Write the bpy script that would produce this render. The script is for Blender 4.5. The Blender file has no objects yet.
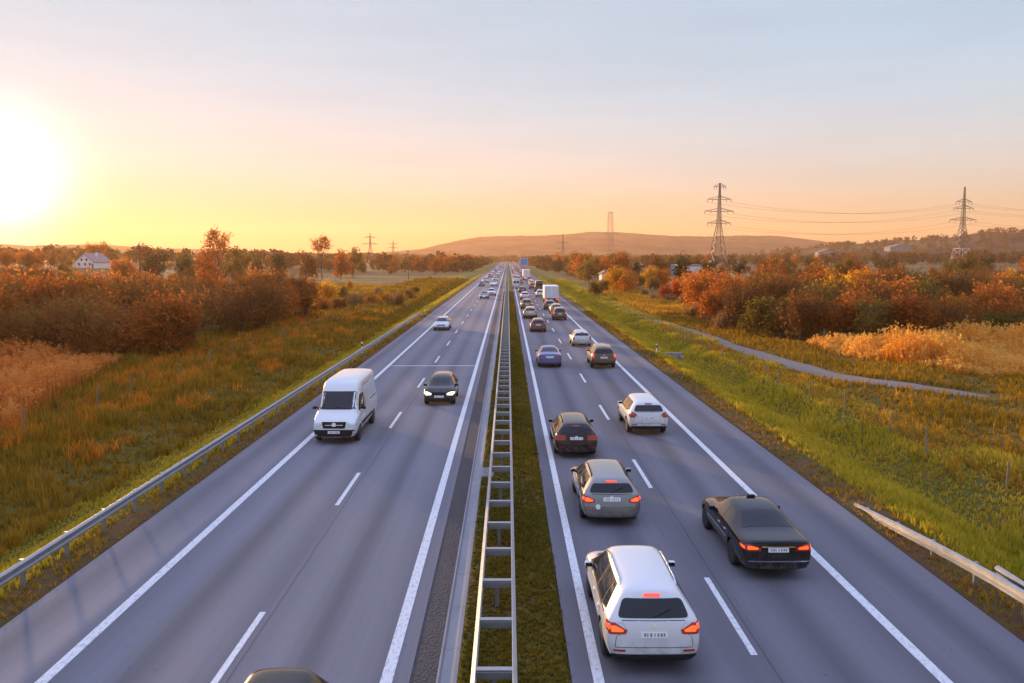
import bpy, bmesh, math, random
import numpy as np
from mathutils import Vector, Matrix
from mathutils.bvhtree import BVHTree

sc = bpy.context.scene
col = sc.collection
rad = math.radians
# ------------------------------------------------------------------ camera
CAM_H = 8.2
cam_d = bpy.data.cameras.new('camera'); cam = bpy.data.objects.new('camera', cam_d); col.objects.link(cam)
cam_d.lens = 28.0; cam_d.sensor_width = 36.0; cam_d.clip_start = 0.1; cam_d.clip_end = 30000
cam.location = (0, 0, CAM_H); cam.rotation_euler = (rad(90 - 6.06), 0, rad(-0.29))
sc.camera = cam
sc.render.resolution_x = 1024; sc.render.resolution_y = 683
# ------------------------------------------------------------------ sky, sun, exposure
SUN_AZ, SUN_EL = -32.4, 4.3            # degrees; azimuth from the road direction (+Y), minus = left
SUN_DIR = Vector((math.sin(rad(SUN_AZ)) * math.cos(rad(SUN_EL)), math.cos(rad(SUN_AZ)) * math.cos(rad(SUN_EL)), math.sin(rad(SUN_EL))))
world = bpy.data.worlds.new('World'); sc.world = world; world.use_nodes = True
def build_world():
    nt = world.node_tree; nt.nodes.clear(); N = nt.nodes.new; L = nt.links.new
    out = N('ShaderNodeOutputWorld'); bg = N('ShaderNodeBackground')
    sky = N('ShaderNodeTexSky'); sky.sky_type = 'NISHITA'; sky.sun_disc = False
    sky.sun_elevation = rad(SUN_EL); sky.sun_rotation = rad(SUN_AZ)
    sky.altitude = 200; sky.air_density = 1.0; sky.dust_density = 1.6; sky.ozone_density = 2.0
    tc = N('ShaderNodeTexCoord'); nrm = N('ShaderNodeVectorMath'); nrm.operation = 'NORMALIZE'
    L(tc.outputs['Generated'], nrm.inputs[0])
    sep = N('ShaderNodeSeparateXYZ'); L(nrm.outputs[0], sep.inputs[0])
    def mth(op, a, b=None, clamp=False):
        m = N('ShaderNodeMath'); m.operation = op; m.use_clamp = clamp
        for i, v in enumerate((a, b)):
            if v is None: continue
            if isinstance(v, (int, float)): m.inputs[i].default_value = v
            else: L(v, m.inputs[i])
        return m.outputs[0]
    dot = N('ShaderNodeVectorMath'); dot.operation = 'DOT_PRODUCT'
    L(nrm.outputs[0], dot.inputs[0]); dot.inputs[1].default_value = SUN_DIR
    d = mth('MAXIMUM', dot.outputs['Value'], 0.0)
    z = mth('MAXIMUM', sep.outputs['Z'], 0.0)
    # evening sky by elevation (sin): peach horizon, cream, pale blue-grey, blue zenith
    ramp = N('ShaderNodeValToRGB'); cr = ramp.color_ramp; cr.interpolation = 'B_SPLINE'
    stops = SKY_RAMP
    cr.elements[0].position = stops[0][0]; cr.elements[0].color = (*[v / 8 for v in stops[0][1]], 1)
    cr.elements[1].position = stops[-1][0]; cr.elements[1].color = (*[v / 8 for v in stops[-1][1]], 1)
    for p, c in stops[1:-1]:
        e = cr.elements.new(p); e.color = (*[v / 8 for v in c], 1)
    L(z, ramp.inputs[0])
    def vmul(c, s):
        m = N('ShaderNodeVectorMath'); m.operation = 'SCALE'
        if isinstance(c, tuple): m.inputs[0].default_value = c
        else: L(c, m.inputs[0])
        if isinstance(s, (int, float)): m.inputs['Scale'].default_value = s
        else: L(s, m.inputs['Scale'])
        return m.outputs[0]
    def vadd(a, b):
        m = N('ShaderNodeVectorMath'); m.operation = 'ADD'; L(a, m.inputs[0]); L(b, m.inputs[1]); return m.outputs[0]
    # thin streaks of cloud
    mp = N('ShaderNodeMapping'); mp.inputs['Scale'].default_value = (3.0, 3.0, 26.0); L(nrm.outputs[0], mp.inputs[0])
    nz = N('ShaderNodeTexNoise'); nz.inputs['Scale'].default_value = 1.6; nz.inputs['Detail'].default_value = 5; L(mp.outputs[0], nz.inputs['Vector'])
    streak = mth('MULTIPLY_ADD', nz.outputs[0], 0.16); 
    streak.node.inputs[2].default_value = 0.92
    g = vmul(ramp.outputs[0], streak)
    tot = vadd(vmul(g, SKY_RAMP_W * 8), vmul(sky.outputs[0], SKY_NISHITA_W))
    for colr, p, w in AUREOLE:
        tot = vadd(tot, vmul(colr, mth('MULTIPLY', mth('POWER', d, p), w)))
    L(tot, bg.inputs[0]); bg.inputs[1].default_value = SKY_STRENGTH
    L(bg.outputs[0], out.inputs[0])
# values at background strength 0.1
SKY_STRENGTH = 0.1
SKY_NISHITA_W = 0.03
SKY_RAMP_W = 3.0
SKY_RAMP = [(0.0, (1.05, .58, .24)), (.034, (1.05, .72, .34)), (.096, (1.06, 1.04, 1.0)), (.194, (.74, 1.03, 1.30)), (.29, (.65, .89, 1.11)), (.40, (.82, 1.02, 1.4)), (.62, (1.3, 1.55, 2.4)), (1.0, (1.6, 1.9, 3.2))]
AUREOLE = [((1.0, 0.74, 0.56), 9, 0.03), ((1.0, 0.58, 0.26), 150, .34), ((1.0, 0.94, 0.84), 620, 9.0)]
build_world()
sun_d = bpy.data.lights.new('sun', 'SUN'); sun = bpy.data.objects.new('sun', sun_d); col.objects.link(sun)
sun_d.energy = 5.0; sun_d.angle = rad(3.0); sun_d.color = (1.0, 0.62, 0.28)
sun.rotation_euler = (-SUN_DIR).to_track_quat('-Z', 'Y').to_euler()
sun.location = (-60, 100, 60)
vs = sc.view_settings; vs.view_transform = 'Standard'; vs.look = 'None'; vs.gamma = 1.0; vs.use_curve_mapping = False
vs.exposure = 1.15
sc.cycles.use_denoising = True
sc.cycles.max_bounces = 6; sc.cycles.diffuse_bounces = 3; sc.cycles.glossy_bounces = 3; sc.cycles.transmission_bounces = 4
sc.cycles.volume_bounces = 0; sc.cycles.transparent_max_bounces = 4

# ------------------------------------------------------------------ helpers
def tag(o, label=None, cat=None, group=None, kind=None):
    if label: o['label'] = label
    if cat: o['category'] = cat
    if group: o['group'] = group
    if kind: o['kind'] = kind
    return o
def empty(name, loc=(0, 0, 0), rz=0, label=None, cat=None, group=None):
    o = bpy.data.objects.new(name, None); col.objects.link(o); o.empty_display_size = 0.3
    o.location = loc; o.rotation_euler = (0, 0, rz)
    return tag(o, label, cat, group)
def link(name, me, parent=None, loc=None):
    o = bpy.data.objects.new(name, me); col.objects.link(o)
    if parent is not None: o.parent = parent
    if loc is not None: o.location = loc
    return o
def np_mesh(name, verts, faces, mat=None, smooth=False, rnd=None, mats=None, mi=None):
    """verts (n,3), faces (m,k) all with the same k"""
    me = bpy.data.meshes.new(name)
    v = np.asarray(verts, dtype=np.float32); f = np.asarray(faces, dtype=np.int32)
    m, k = f.shape
    me.vertices.add(len(v)); me.vertices.foreach_set('co', v.ravel())
    me.loops.add(m * k); me.loops.foreach_set('vertex_index', f.ravel())
    me.polygons.add(m); me.polygons.foreach_set('loop_start', np.arange(0, m * k, k, dtype=np.int32))
    if smooth: me.polygons.foreach_set('use_smooth', np.ones(m, dtype=bool))
    for x in (mats or ([mat] if mat else [])): me.materials.append(x)
    if mi is not None: me.polygons.foreach_set('material_index', np.asarray(mi, dtype=np.int32))
    if rnd is not None:
        a = me.attributes.new('rnd', 'FLOAT', 'POINT'); a.data.foreach_set('value', np.asarray(rnd, dtype=np.float32))
    me.update(calc_edges=True); me.validate()
    return me
class MB:
    """collects simple solids into one mesh"""
    def __init__(s): s.v = []; s.f = []
    def add(s, vs, fs):
        b = len(s.v); s.v += [tuple(v) for v in vs]; s.f += [tuple(i + b for i in f) for f in fs]; return s
    def box(s, x0, x1, y0, y1, z0, z1):
        return s.add([(x0, y0, z0), (x1, y0, z0), (x1, y1, z0), (x0, y1, z0), (x0, y0, z1), (x1, y0, z1), (x1, y1, z1), (x0, y1, z1)],
                     [(0, 3, 2, 1), (4, 5, 6, 7), (0, 1, 5, 4), (1, 2, 6, 5), (2, 3, 7, 6), (3, 0, 4, 7)])
    def bar(s, a, b, r0, r1=None, n=4, cap=True):
        a = Vector(a); b = Vector(b); r1 = r0 if r1 is None else r1
        d = (b - a); 
        if d.length < 1e-6: return s
        d.normalize(); u = d.orthogonal().normalized(); w = d.cross(u)
        vs = []
        for c, r in ((a, r0), (b, r1)):
            for i in range(n):
                t = 2 * math.pi * (i + .5) / n; vs.append(c + (u * math.cos(t) + w * math.sin(t)) * r)
        fs = [(i, (i + 1) % n, n + (i + 1) % n, n + i) for i in range(n)]
        if cap: fs += [tuple(range(n - 1, -1, -1)), tuple(range(n, 2 * n))]
        return s.add(vs, fs)
    def tube(s, pts, r, n=5):
        pts = [Vector(p) for p in pts]; rings = []
        for i, p in enumerate(pts):
            d = (pts[min(i + 1, len(pts) - 1)] - pts[max(i - 1, 0)]).normalized()
            u = Vector((0, 0, 1)).cross(d); u = u.normalized() if u.length > 1e-4 else Vector((1, 0, 0)); w = d.cross(u)
            rr = r[i] if isinstance(r, (list, tuple)) else r
            rings.append([p + (u * math.cos(2 * math.pi * k / n) + w * math.sin(2 * math.pi * k / n)) * rr for k in range(n)])
        fs = []
        for i in range(len(rings) - 1):
            for k in range(n): fs.append((i * n + k, i * n + (k + 1) % n, (i + 1) * n + (k + 1) % n, (i + 1) * n + k))
        fs += [tuple(range(n - 1, -1, -1)), tuple((len(rings) - 1) * n + k for k in range(n))]
        return s.add([v for r_ in rings for v in r_], fs)
    def sweep(s, prof, y0, y1, ny=1, zf=None):
        """closed profile [(x,z)] extruded along Y"""
        n = len(prof); vs = []; ys = np.linspace(y0, y1, ny + 1)
        for y in ys:
            dz = zf(y) if zf else 0
            for (x, z) in prof: vs.append((x, y, z + dz))
        fs = [(i * n + k, i * n + (k + 1) % n, (i + 1) * n + (k + 1) % n, (i + 1) * n + k) for i in range(ny) for k in range(n)]
        fs += [tuple(range(n - 1, -1, -1)), tuple(ny * n + k for k in range(n))]
        return s.add(vs, fs)
    def lathe(s, prof, n=24, axis='X', c=(0, 0, 0)):
        """prof [(axial, radius)]"""
        vs = []
        for (a, r) in prof:
            for k in range(n):
                t = 2 * math.pi * k / n; p, q = r * math.cos(t), r * math.sin(t)
                v = (a, p, q) if axis == 'X' else (p, q, a)
                vs.append((v[0] + c[0], v[1] + c[1], v[2] + c[2]))
        m = len(prof)
        fs = [(i * n + k, (i + 1) * n + k, (i + 1) * n + (k + 1) % n, i * n + (k + 1) % n) for i in range(m - 1) for k in range(n)]
        fs += [tuple(range(n)), tuple((m - 1) * n + k for k in range(n - 1, -1, -1))]
        return s.add(vs, fs)
    def mesh(s, name, mat, smooth=None, bevel=0, seg=1):
        me = bpy.data.meshes.new(name); bm = bmesh.new()
        vs = [bm.verts.new(v) for v in s.v]
        for f in s.f:
            try: bm.faces.new([vs[i] for i in f])
            except ValueError: pass
        bmesh.ops.recalc_face_normals(bm, faces=bm.faces)
        if bevel: bmesh.ops.bevel(bm, geom=bm.edges[:], offset=bevel, segments=seg, affect='EDGES', profile=.5)
        if smooth:
            for f in bm.faces: f.smooth = True
            for e in bm.edges:
                if len(e.link_faces) == 2 and e.calc_face_angle(0) > rad(smooth): e.smooth = False
        bm.to_mesh(me); bm.free(); me.materials.append(mat); return me
    def build(s, name, mat, parent=None, smooth=None, bevel=0, seg=1, loc=None):
        return link(name, s.mesh(name, mat, smooth, bevel, seg), parent, loc)
# a pixel of the photograph -> the point where its view ray meets the plane z
def G(px, py, z=0.0):
    f = 1024 * 28.0 / 36.0
    d = Vector(((px - 512) / f, (341.5 - py) / f, -1.0))
    d = cam.rotation_euler.to_matrix() @ d
    t = (z - CAM_H) / d.z
    return Vector((0, 0, CAM_H)) + d * t
def at(px, py, Y):
    f = 1024 * 28.0 / 36.0
    d = cam.rotation_euler.to_matrix() @ Vector(((px - 512) / f, (341.5 - py) / f, -1.0))
    return Vector((0, 0, CAM_H)) + d * (Y / d.y)

# ------------------------------------------------------------------ materials
class NT:
    def __init__(s, name):
        s.m = bpy.data.materials.new(name); s.m.use_nodes = True; s.t = s.m.node_tree; s.t.nodes.clear()
        s.out = s.n('ShaderNodeOutputMaterial')
    def n(s, t, **kw):
        x = s.t.nodes.new(t)
        for k, v in kw.items(): setattr(x, k, v)
        return x
    def put(s, sock, v):
        if v is None: return
        if isinstance(v, bpy.types.NodeSocket): s.t.links.new(v, sock)
        elif isinstance(v, (tuple, list)) and len(v) == 3 and sock.type == 'RGBA': sock.default_value = (*v, 1)
        else: sock.default_value = v
    def math(s, op, a, b=None, c=None, clamp=False):
        x = s.n('ShaderNodeMath', operation=op, use_clamp=clamp)
        for i, v in enumerate((a, b, c)): s.put(x.inputs[i], v)
        return x.outputs[0]
    def mix(s, fac, a, b, mode='MIX'):
        x = s.n('ShaderNodeMix', data_type='RGBA', blend_type=mode)
        s.put(x.inputs[0], fac); s.put(x.inputs[6], a); s.put(x.inputs[7], b); return x.outputs[2]
    def noise(s, scale, vec=None, detail=3, rough=.55):
        x = s.n('ShaderNodeTexNoise'); x.inputs['Scale'].default_value = scale; x.inputs['Detail'].default_value = detail; x.inputs['Roughness'].default_value = rough
        if vec is not None: s.put(x.inputs['Vector'], vec)
        return x.outputs[0]
    def ramp(s, fac, stops):
        x = s.n('ShaderNodeValToRGB'); cr = x.color_ramp
        while len(cr.elements) < len(stops): cr.elements.new(.5)
        for e, (p, c) in zip(cr.elements, stops):
            e.position = p; e.color = (*c, 1) if isinstance(c, tuple) else (c, c, c, 1)
        s.put(x.inputs[0], fac); return x.outputs[0]
    def mapr(s, v, a, b, c=0., d=1., smooth=False):
        x = s.n('ShaderNodeMapRange'); x.clamp = True
        if smooth: x.interpolation_type = 'SMOOTHSTEP'
        s.put(x.inputs[0], v)
        for i, q in enumerate((a, b, c, d)): x.inputs[i + 1].default_value = q
        return x.outputs[0]
    def scale(s, vec, sx, sy, sz):
        x = s.n('ShaderNodeMapping'); s.put(x.inputs[0], vec); x.inputs['Scale'].default_value = (sx, sy, sz); return x.outputs[0]
    def pos(s): return s.n('ShaderNodeNewGeometry').outputs['Position']
    def obj(s): return s.n('ShaderNodeTexCoord').outputs['Object']
    def bump(s, h, strength=.3, dist=.05):
        x = s.n('ShaderNodeBump'); x.inputs['Strength'].default_value = strength; x.inputs['Distance'].default_value = dist; s.put(x.inputs['Height'], h); return x.outputs[0]
    def bsdf(s, base, rough=.5, metal=0., normal=None, **kw):
        p = s.n('ShaderNodeBsdfPrincipled')
        s.put(p.inputs['Base Color'], base); s.put(p.inputs['Roughness'], rough); s.put(p.inputs['Metallic'], metal); s.put(p.inputs['Normal'], normal)
        for k, v in kw.items(): s.put(p.inputs[k.replace('_', ' ')], v)
        s.t.links.new(p.outputs[0], s.out.inputs[0]); return s.m
def mat(name, c, rough=.5, metal=0., var=.18, scale=6., bump=0., **kw):
    t = NT(name); ob = t.obj()
    n = t.noise(scale, ob, 4)
    base = t.mix(n, tuple(x * (1 - var) for x in c), tuple(min(1, x * (1 + var)) for x in c))
    nr = t.bump(t.noise(scale * 4, ob, 4), bump, .03) if bump else None
    rg = t.mapr(n, .3, .7, max(0, rough - .06), min(1, rough + .06))
    return t.bsdf(base, rg, metal, nr, **kw)
def paint(name, c, metal=0., rough=.32, coat=.9, spec=.5):
    t = NT(name); ob = t.obj()
    n = t.noise(3.0, ob, 4); fl = t.noise(900., ob, 1)
    base = t.mix(t.math('MULTIPLY', n, .35), c, tuple(x * .8 + .01 for x in c))
    if metal: base = t.mix(t.math('MULTIPLY', fl, .25), base, tuple(min(1, x * 1.5 + .02) for x in c))
    sx = t.n('ShaderNodeSeparateXYZ'); t.put(sx.inputs[0], ob)
    dirt = t.math('MULTIPLY', t.mapr(sx.outputs[2], .25, .85, .75, 0), t.mapr(t.noise(5., ob, 5, .65), .35, .65))     # road dust thrown up along the sills
    base = t.mix(dirt, base, (.085, .075, .066))
    rg = t.math('ADD', t.mapr(n, .3, .75, rough, rough + .08), t.math('MULTIPLY', dirt, .4))
    return t.bsdf(base, rg, metal, None, Coat_Weight=coat, Coat_Roughness=.03, Specular_IOR_Level=spec)
def glow(name, c, e, base=None):
    t = NT(name); n = t.noise(40., t.obj(), 1)
    return t.bsdf(t.mix(n, base or c, tuple(x * .7 for x in (base or c))), .2, 0., None, Emission_Color=c, Emission_Strength=e, Coat_Weight=.5)
def leafmat(name, stops, trans=.58, big=.25):
    t = NT(name)
    a = t.n('ShaderNodeAttribute', attribute_name='rnd').outputs['Fac']
    oi = t.n('ShaderNodeObjectInfo').outputs['Random']
    n = t.noise(big, t.pos(), 2)
    n2 = t.noise(1.3, t.pos(), 2)
    f = t.math('ADD', t.math('MULTIPLY', a, .50), t.math('ADD', t.math('MULTIPLY_ADD', n2, .5, -.25), t.math('ADD', t.math('MULTIPLY', n, .60), t.math('MULTIPLY_ADD', oi, .5, -.33))), clamp=True)
    c = t.ramp(f, stops)
    df = t.n('ShaderNodeBsdfDiffuse'); tr = t.n('ShaderNodeBsdfTranslucent'); mx = t.n('ShaderNodeMixShader')
    t.put(df.inputs[0], c); t.put(tr.inputs[0], c); mx.inputs[0].default_value = trans
    t.t.links.new(df.outputs[0], mx.inputs[1]); t.t.links.new(tr.outputs[0], mx.inputs[2]); t.t.links.new(mx.outputs[0], t.out.inputs[0])
    return t.m
def lin(r, g, b):
    return tuple(((x / 255) / 12.92 if x / 255 < .04045 else ((x / 255 + .055) / 1.055) ** 2.4) for x in (r, g, b))
# ================================================================== terrain
def interp(x, pts):
    if x <= pts[0][0]: return pts[0][1]
    for (a, b), (c, d) in zip(pts, pts[1:]):
        if x <= c:
            t = (x - a) / (c - a); return b + (d - b) * t
    return pts[-1][1]
PROF = [(-26, -1.0), (-20, -.8), (-18.6, -.95), (-16.6, -1.4), (-15.6, -1.3), (-13.2, -.12), (-12.4, -.02), (-11.7, -.03), (-11.3, -.06), (-11.25, -.25), (-2.0, -.25),
        (-1.95, -.06), (-1.05, -.05), (-.98, .02), (0, .05), (1.1, .02), (1.22, -.03), (1.27, -.25), (11.0, -.25), (11.05, -.06), (11.6, -.03), (12.3, .03), (12.9, -.1),
        (16.6, -1.5), (17.4, -1.55), (19.2, -1.0), (22, -1.0)]
def smooth(a, b, x):
    t = min(1, max(0, (x - a) / (b - a))); return t * t * (3 - 2 * t)
def ground_z(x, y):
    z = interp(x, PROF)
    w = smooth(20, 34, abs(x))
    z += w * .16 * (math.sin(x * .21 + y * .043) * math.cos(y * .13 - x * .04) + .5 * math.sin(x * .47 - y * .31))
    if x < 0: z += 5.5 * smooth(90, 240, -x) * smooth(180, 420, y)
    else: z += 3.0 * smooth(140, 420, x) * smooth(250, 700, y)
    return z
def axis(lo, hi, near, step, grow):
    r = []; x = 0.
    while x < hi:
        r.append(x); x += step if x < near else step + (x - near) * grow
    r.append(hi); l = []; x = -step
    while x > lo:
        l.append(x); x -= step if -x < near else step + (-x - near) * grow
    l.append(lo); return sorted(set(l + r))
def make_ground():
    xs = sorted(set([round(a, 3) for a, _ in PROF] + [x for x in axis(-7000, 7000, 70, 3.0, .12) if abs(x) > 19.5] + [v for v in np.arange(-19, -12, .8)] + [v for v in np.arange(12.6, 19, .8)]))
    ys = [y for y in axis(-400, 9000, 200, 4.0, .12)]
    V = [(x, y, ground_z(x, y)) for y in ys for x in xs]; nx = len(xs)
    F = [(j * nx + i, j * nx + i + 1, (j + 1) * nx + i + 1, (j + 1) * nx + i) for j in range(len(ys) - 1) for i in range(nx - 1)]
    t = NT('meadow_ground'); p = t.pos(); sx = t.n('ShaderNodeSeparateXYZ'); t.put(sx.inputs[0], p); X, Y = sx.outputs[0], sx.outputs[1]
    ax = t.math('ABSOLUTE', X)
    n1 = t.noise(.35, p, 5, .6); n2 = t.noise(2.2, p, 4, .65); n3 = t.noise(.02, p, 4, .6); nf = t.noise(.012, t.scale(p, 1, 3.2, 1), 3)
    green = t.mix(n2, (.060, .056, .009), (.13, .105, .018))
    dry = t.mix(n2, (.10, .060, .012), (.22, .125, .028))
    dirt = t.mix(n2, (.055, .035, .024), (.12, .070, .045))
    verge = t.mix(t.mapr(n1, .46, .66), green, dry)
    field = t.mix(t.mapr(nf, .40, .60), t.mix(n2, (.13, .082, .028), (.24, .15, .05)), t.mix(t.mapr(n3, .42, .58), (.065, .072, .02), (.12, .055, .024)))
    base = t.mix(t.mapr(ax, 18, 30, smooth=True), verge, t.mix(t.mapr(n1, .4, .6), dry, t.mix(.5, dry, green)))
    base = t.mix(t.mapr(Y, 110, 210, smooth=True), base, t.mix(t.mapr(ax, 21, 30), t.mix(t.mapr(n1, .40, .62), (.13, .125, .018), (.20, .135, .03)), field))
    # leaf litter and bare earth along the asphalt edges
    edge = t.math('MULTIPLY', t.mapr(t.math('ABSOLUTE', t.math('SUBTRACT', ax, 11.5)), .35, 1.0, 1, 0), t.mapr(n2, .35, .6))
    base = t.mix(edge, base, t.mix(n1, dirt, (.13, .055, .03)))
    medm = t.mapr(ax, 1.2, 1.35, 1, 0)
    base = t.mix(t.math('MULTIPLY', medm, t.mapr(n1, .5, .72)), base, dirt)
    nr = t.bump(t.noise(7., p, 5, .7), .7, .12)
    m = t.bsdf(base, .95, 0., nr, Specular_IOR_Level=.15)
    o = link('ground', np_mesh('ground', V, F, m, smooth=True)); tag(o, kind='structure')
make_ground()

# ------------------------------------------------------------------ carriageways
def sheet(name, x0, x1, y0, y1, z, m, ny=60, thick=.2, parent=None, nx=1):
    """road slab with depth"""
    b = MB(); b.sweep([(x0, z - thick), (x1, z - thick), (x1, z), (x0, z)], y0, y1, 1)
    o = b.build(name, m, parent); tag(o, kind='structure'); return o
def asphalt(name, c0, c1, x0, LANE0, JX):
    t = NT(name); p = t.pos(); sx = t.n('ShaderNodeSeparateXYZ'); t.put(sx.inputs[0], p); X = sx.outputs[0]
    grain = t.noise(26., p, 6, .8); blot = t.noise(.30, t.scale(p, 1, .22, 1), 4, .6); streak = t.noise(1.4, t.scale(p, 1.2, .012, 1), 3, .5); st2 = t.noise(5., t.scale(p, 1.4, .02, 1), 3, .6)
    # polished wheel tracks: two per lane
    u = t.math('MULTIPLY', t.math('SUBTRACT', X, x0), 2 * math.pi / 1.62)
    tr = t.math('MULTIPLY_ADD', t.math('COSINE', u), .5, .5)
    f = t.math('ADD', t.math('MULTIPLY', tr, .36), t.math('ADD', t.math('MULTIPLY', blot, .36), t.math('MULTIPLY', streak, .56)))
    f = t.math('ADD', f, t.math('MULTIPLY_ADD', st2, .36, -.18))
    f = t.math('ADD', f, t.math('MULTIPLY_ADD', grain, .75, -.515), clamp=True)
    base = t.mix(f, c0, c1)
    # oil-darkened lane middles, paving joint beside each line, scattered patches and drips
    oil = t.mapr(t.math('ABSOLUTE', t.math('SUBTRACT', t.math('FRACT', t.math('MULTIPLY', t.math('SUBTRACT', X, x0 - .8 + LANE0), 1 / 3.3)), .5)), 0, .14, 1, 0, True)
    base = t.mix(t.math('MULTIPLY', t.math('MULTIPLY', oil, t.noise(.5, t.scale(p, 1, .06, 1), 4, .6)), .55), base, tuple(x * .62 for x in c0))
    jn = t.math('ABSOLUTE', t.math('ADD', t.math('SUBTRACT', X, JX), t.math('MULTIPLY_ADD', t.noise(.4, p, 2), .10, -.05)))
    base = t.mix(t.math('MULTIPLY', t.mapr(jn, .008, .03, 1, 0), .6), base, tuple(x * .45 for x in c0))
    sp = t.noise(9., t.scale(p, 1, .45, 1), 2, .5); base = t.mix(t.mapr(sp, .70, .74, 0, .5), base, tuple(x * .5 for x in c0))
    rg = t.mapr(f, .2, .8, .88, .76)
    nr = t.bump(grain, .35, .01)
    return t.bsdf(base, rg, 0., nr, Specular_IOR_Level=.28)
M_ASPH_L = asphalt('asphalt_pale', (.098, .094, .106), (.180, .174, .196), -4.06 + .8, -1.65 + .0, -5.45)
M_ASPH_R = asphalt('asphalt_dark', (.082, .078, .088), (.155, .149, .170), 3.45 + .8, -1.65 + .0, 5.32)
Y0, Y1 = -60, 1250
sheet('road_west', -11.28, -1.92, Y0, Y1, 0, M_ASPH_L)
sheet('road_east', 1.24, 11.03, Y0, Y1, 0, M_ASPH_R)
def linemat():
    t = NT('road_paint'); p = t.pos(); w = t.noise(14., t.scale(p, 1, .4, 1), 5, .75); g = t.noise(60., p, 2)
    c = t.mix(t.mapr(w, .34, .50), (.30, .30, .31), t.mix(g, (.50, .50, .51), (.66, .66, .65)))
    return t.bsdf(c, .6)
M_LINE = linemat()
lm = MB()
def strip(x0, x1, y0, y1, z=.004): lm.box(x0, x1, y0, y1, z - .003, z)
strip(-9.17, -8.93, Y0, Y1); strip(-2.49, -2.25, Y0, Y1); strip(1.66, 1.87, Y0, Y1); strip(8.38, 8.62, Y0, Y1)
ph = G(757, 655).y
for k in range(-3, 90): strip(5.03, 5.17, ph + 12 * k, ph + 12 * k + 4)
ph = G(261, 612).y - 4
for k in range(-3, 90): strip(-5.76, -5.62, ph + 12 * k, ph + 12 * k + 4)
yj = G(430, 366).y
strip(-8.9, -2.5, yj, yj + .22)
tag(lm.build('road_markings', M_LINE), kind='structure')
# median: gravel strip, concrete gutter with a cross drain
t = NT('median_gravel'); p = t.pos(); v = t.n('ShaderNodeTexVoronoi'); t.put(v.inputs['Vector'], p); v.inputs['Scale'].default_value = 16
M_GRAVEL = t.bsdf(t.mix(t.noise(1.1, t.scale(p, 1, .3, 1), 4), t.mix(v.outputs['Distance'], (.048, .043, .044), (.026, .024, .025)), t.mix(v.outputs['Distance'], (.078, .066, .064), (.038, .034, .035))), .9, 0., t.bump(v.outputs['Distance'], .8, .03))
t = NT('gutter_concrete'); p = t.pos()
sx = t.n('ShaderNodeSeparateXYZ'); t.put(sx.inputs[0], p); jt = t.math('FRACT', t.math('MULTIPLY', sx.outputs[1], .5))
cc = t.mix(t.noise(.8, t.scale(p, 2, .5, 1), 5, .65), (.15, .145, .15), (.30, .29, .295))
M_CONC = t.bsdf(t.mix(t.mapr(jt, .0, .02, .7, 0), cc, (.06, .055, .05)), .8, 0., t.bump(t.noise(18., p, 4), .3, .02))
b = MB(); b.sweep([(-1.92, -.2), (-1.40, -.2), (-1.40, -.012), (-1.92, -.012)], Y0, Y1); tag(b.build('gravel_strip', M_GRAVEL), kind='structure')
b = MB(); yd = G(455, 478).y
b.sweep([(-1.40, -.2), (-1.0, -.2), (-1.0, .012), (-1.08, .008), (-1.2, -.03), (-1.32, -.03), (-1.36, .03), (-1.40, .03)], Y0, Y1)
b.box(-1.0, -.55, yd, yd + 1.3, -.2, .055)
tag(b.build('concrete_gutter', M_CONC), kind='structure')
# gravel path behind the east fence
M_PATH = mat('path_gravel', (.165, .128, .104), .95, 0, .3, 1.5, .3)
def make_path():
    px = [(990, 396.5), (958, 393.5), (902, 387), (838, 377.5), (790, 364), (734, 347.5), (696, 334), (674, 327), (640, 315.5), (620, 307)]
    pts = [G(x, y, -1.0) for x, y in px]; out = []
    for i in range(len(pts) - 1):
        p0, p1, p2, p3 = pts[max(i - 1, 0)], pts[i], pts[i + 1], pts[min(i + 2, len(pts) - 1)]
        for k in range(10):
            u = k / 10; out.append(.5 * ((2 * p1) + (p2 - p0) * u + (2 * p0 - 5 * p1 + 4 * p2 - p3) * u * u + (3 * p1 - p0 - 3 * p2 + p3) * u ** 3))
    V = []; F = []
    for i, p in enumerate(out):
        d = (out[min(i + 1, len(out) - 1)] - out[max(i - 1, 0)]); d.z = 0; d.normalize(); n = Vector((d.y, -d.x, 0))
        w = (1.3 + .14 * math.sin(i * .7)) * (.25 + .75 * smooth(0, 12, i))
        for s in (-1.0, -.5, 0, .5, 1.0):
            q = p + n * w * s; V.append((q.x, q.y, ground_z(q.x, q.y) + .07 - .05 * s * s))
    F = [(i * 5 + k, i * 5 + k + 1, i * 5 + k + 6, i * 5 + k + 5) for i in range(len(out) - 1) for k in range(4)]
    tag(link('footpath', np_mesh('footpath', V, F, M_PATH, True)), kind='structure'); return out
PATH = make_path()

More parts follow.
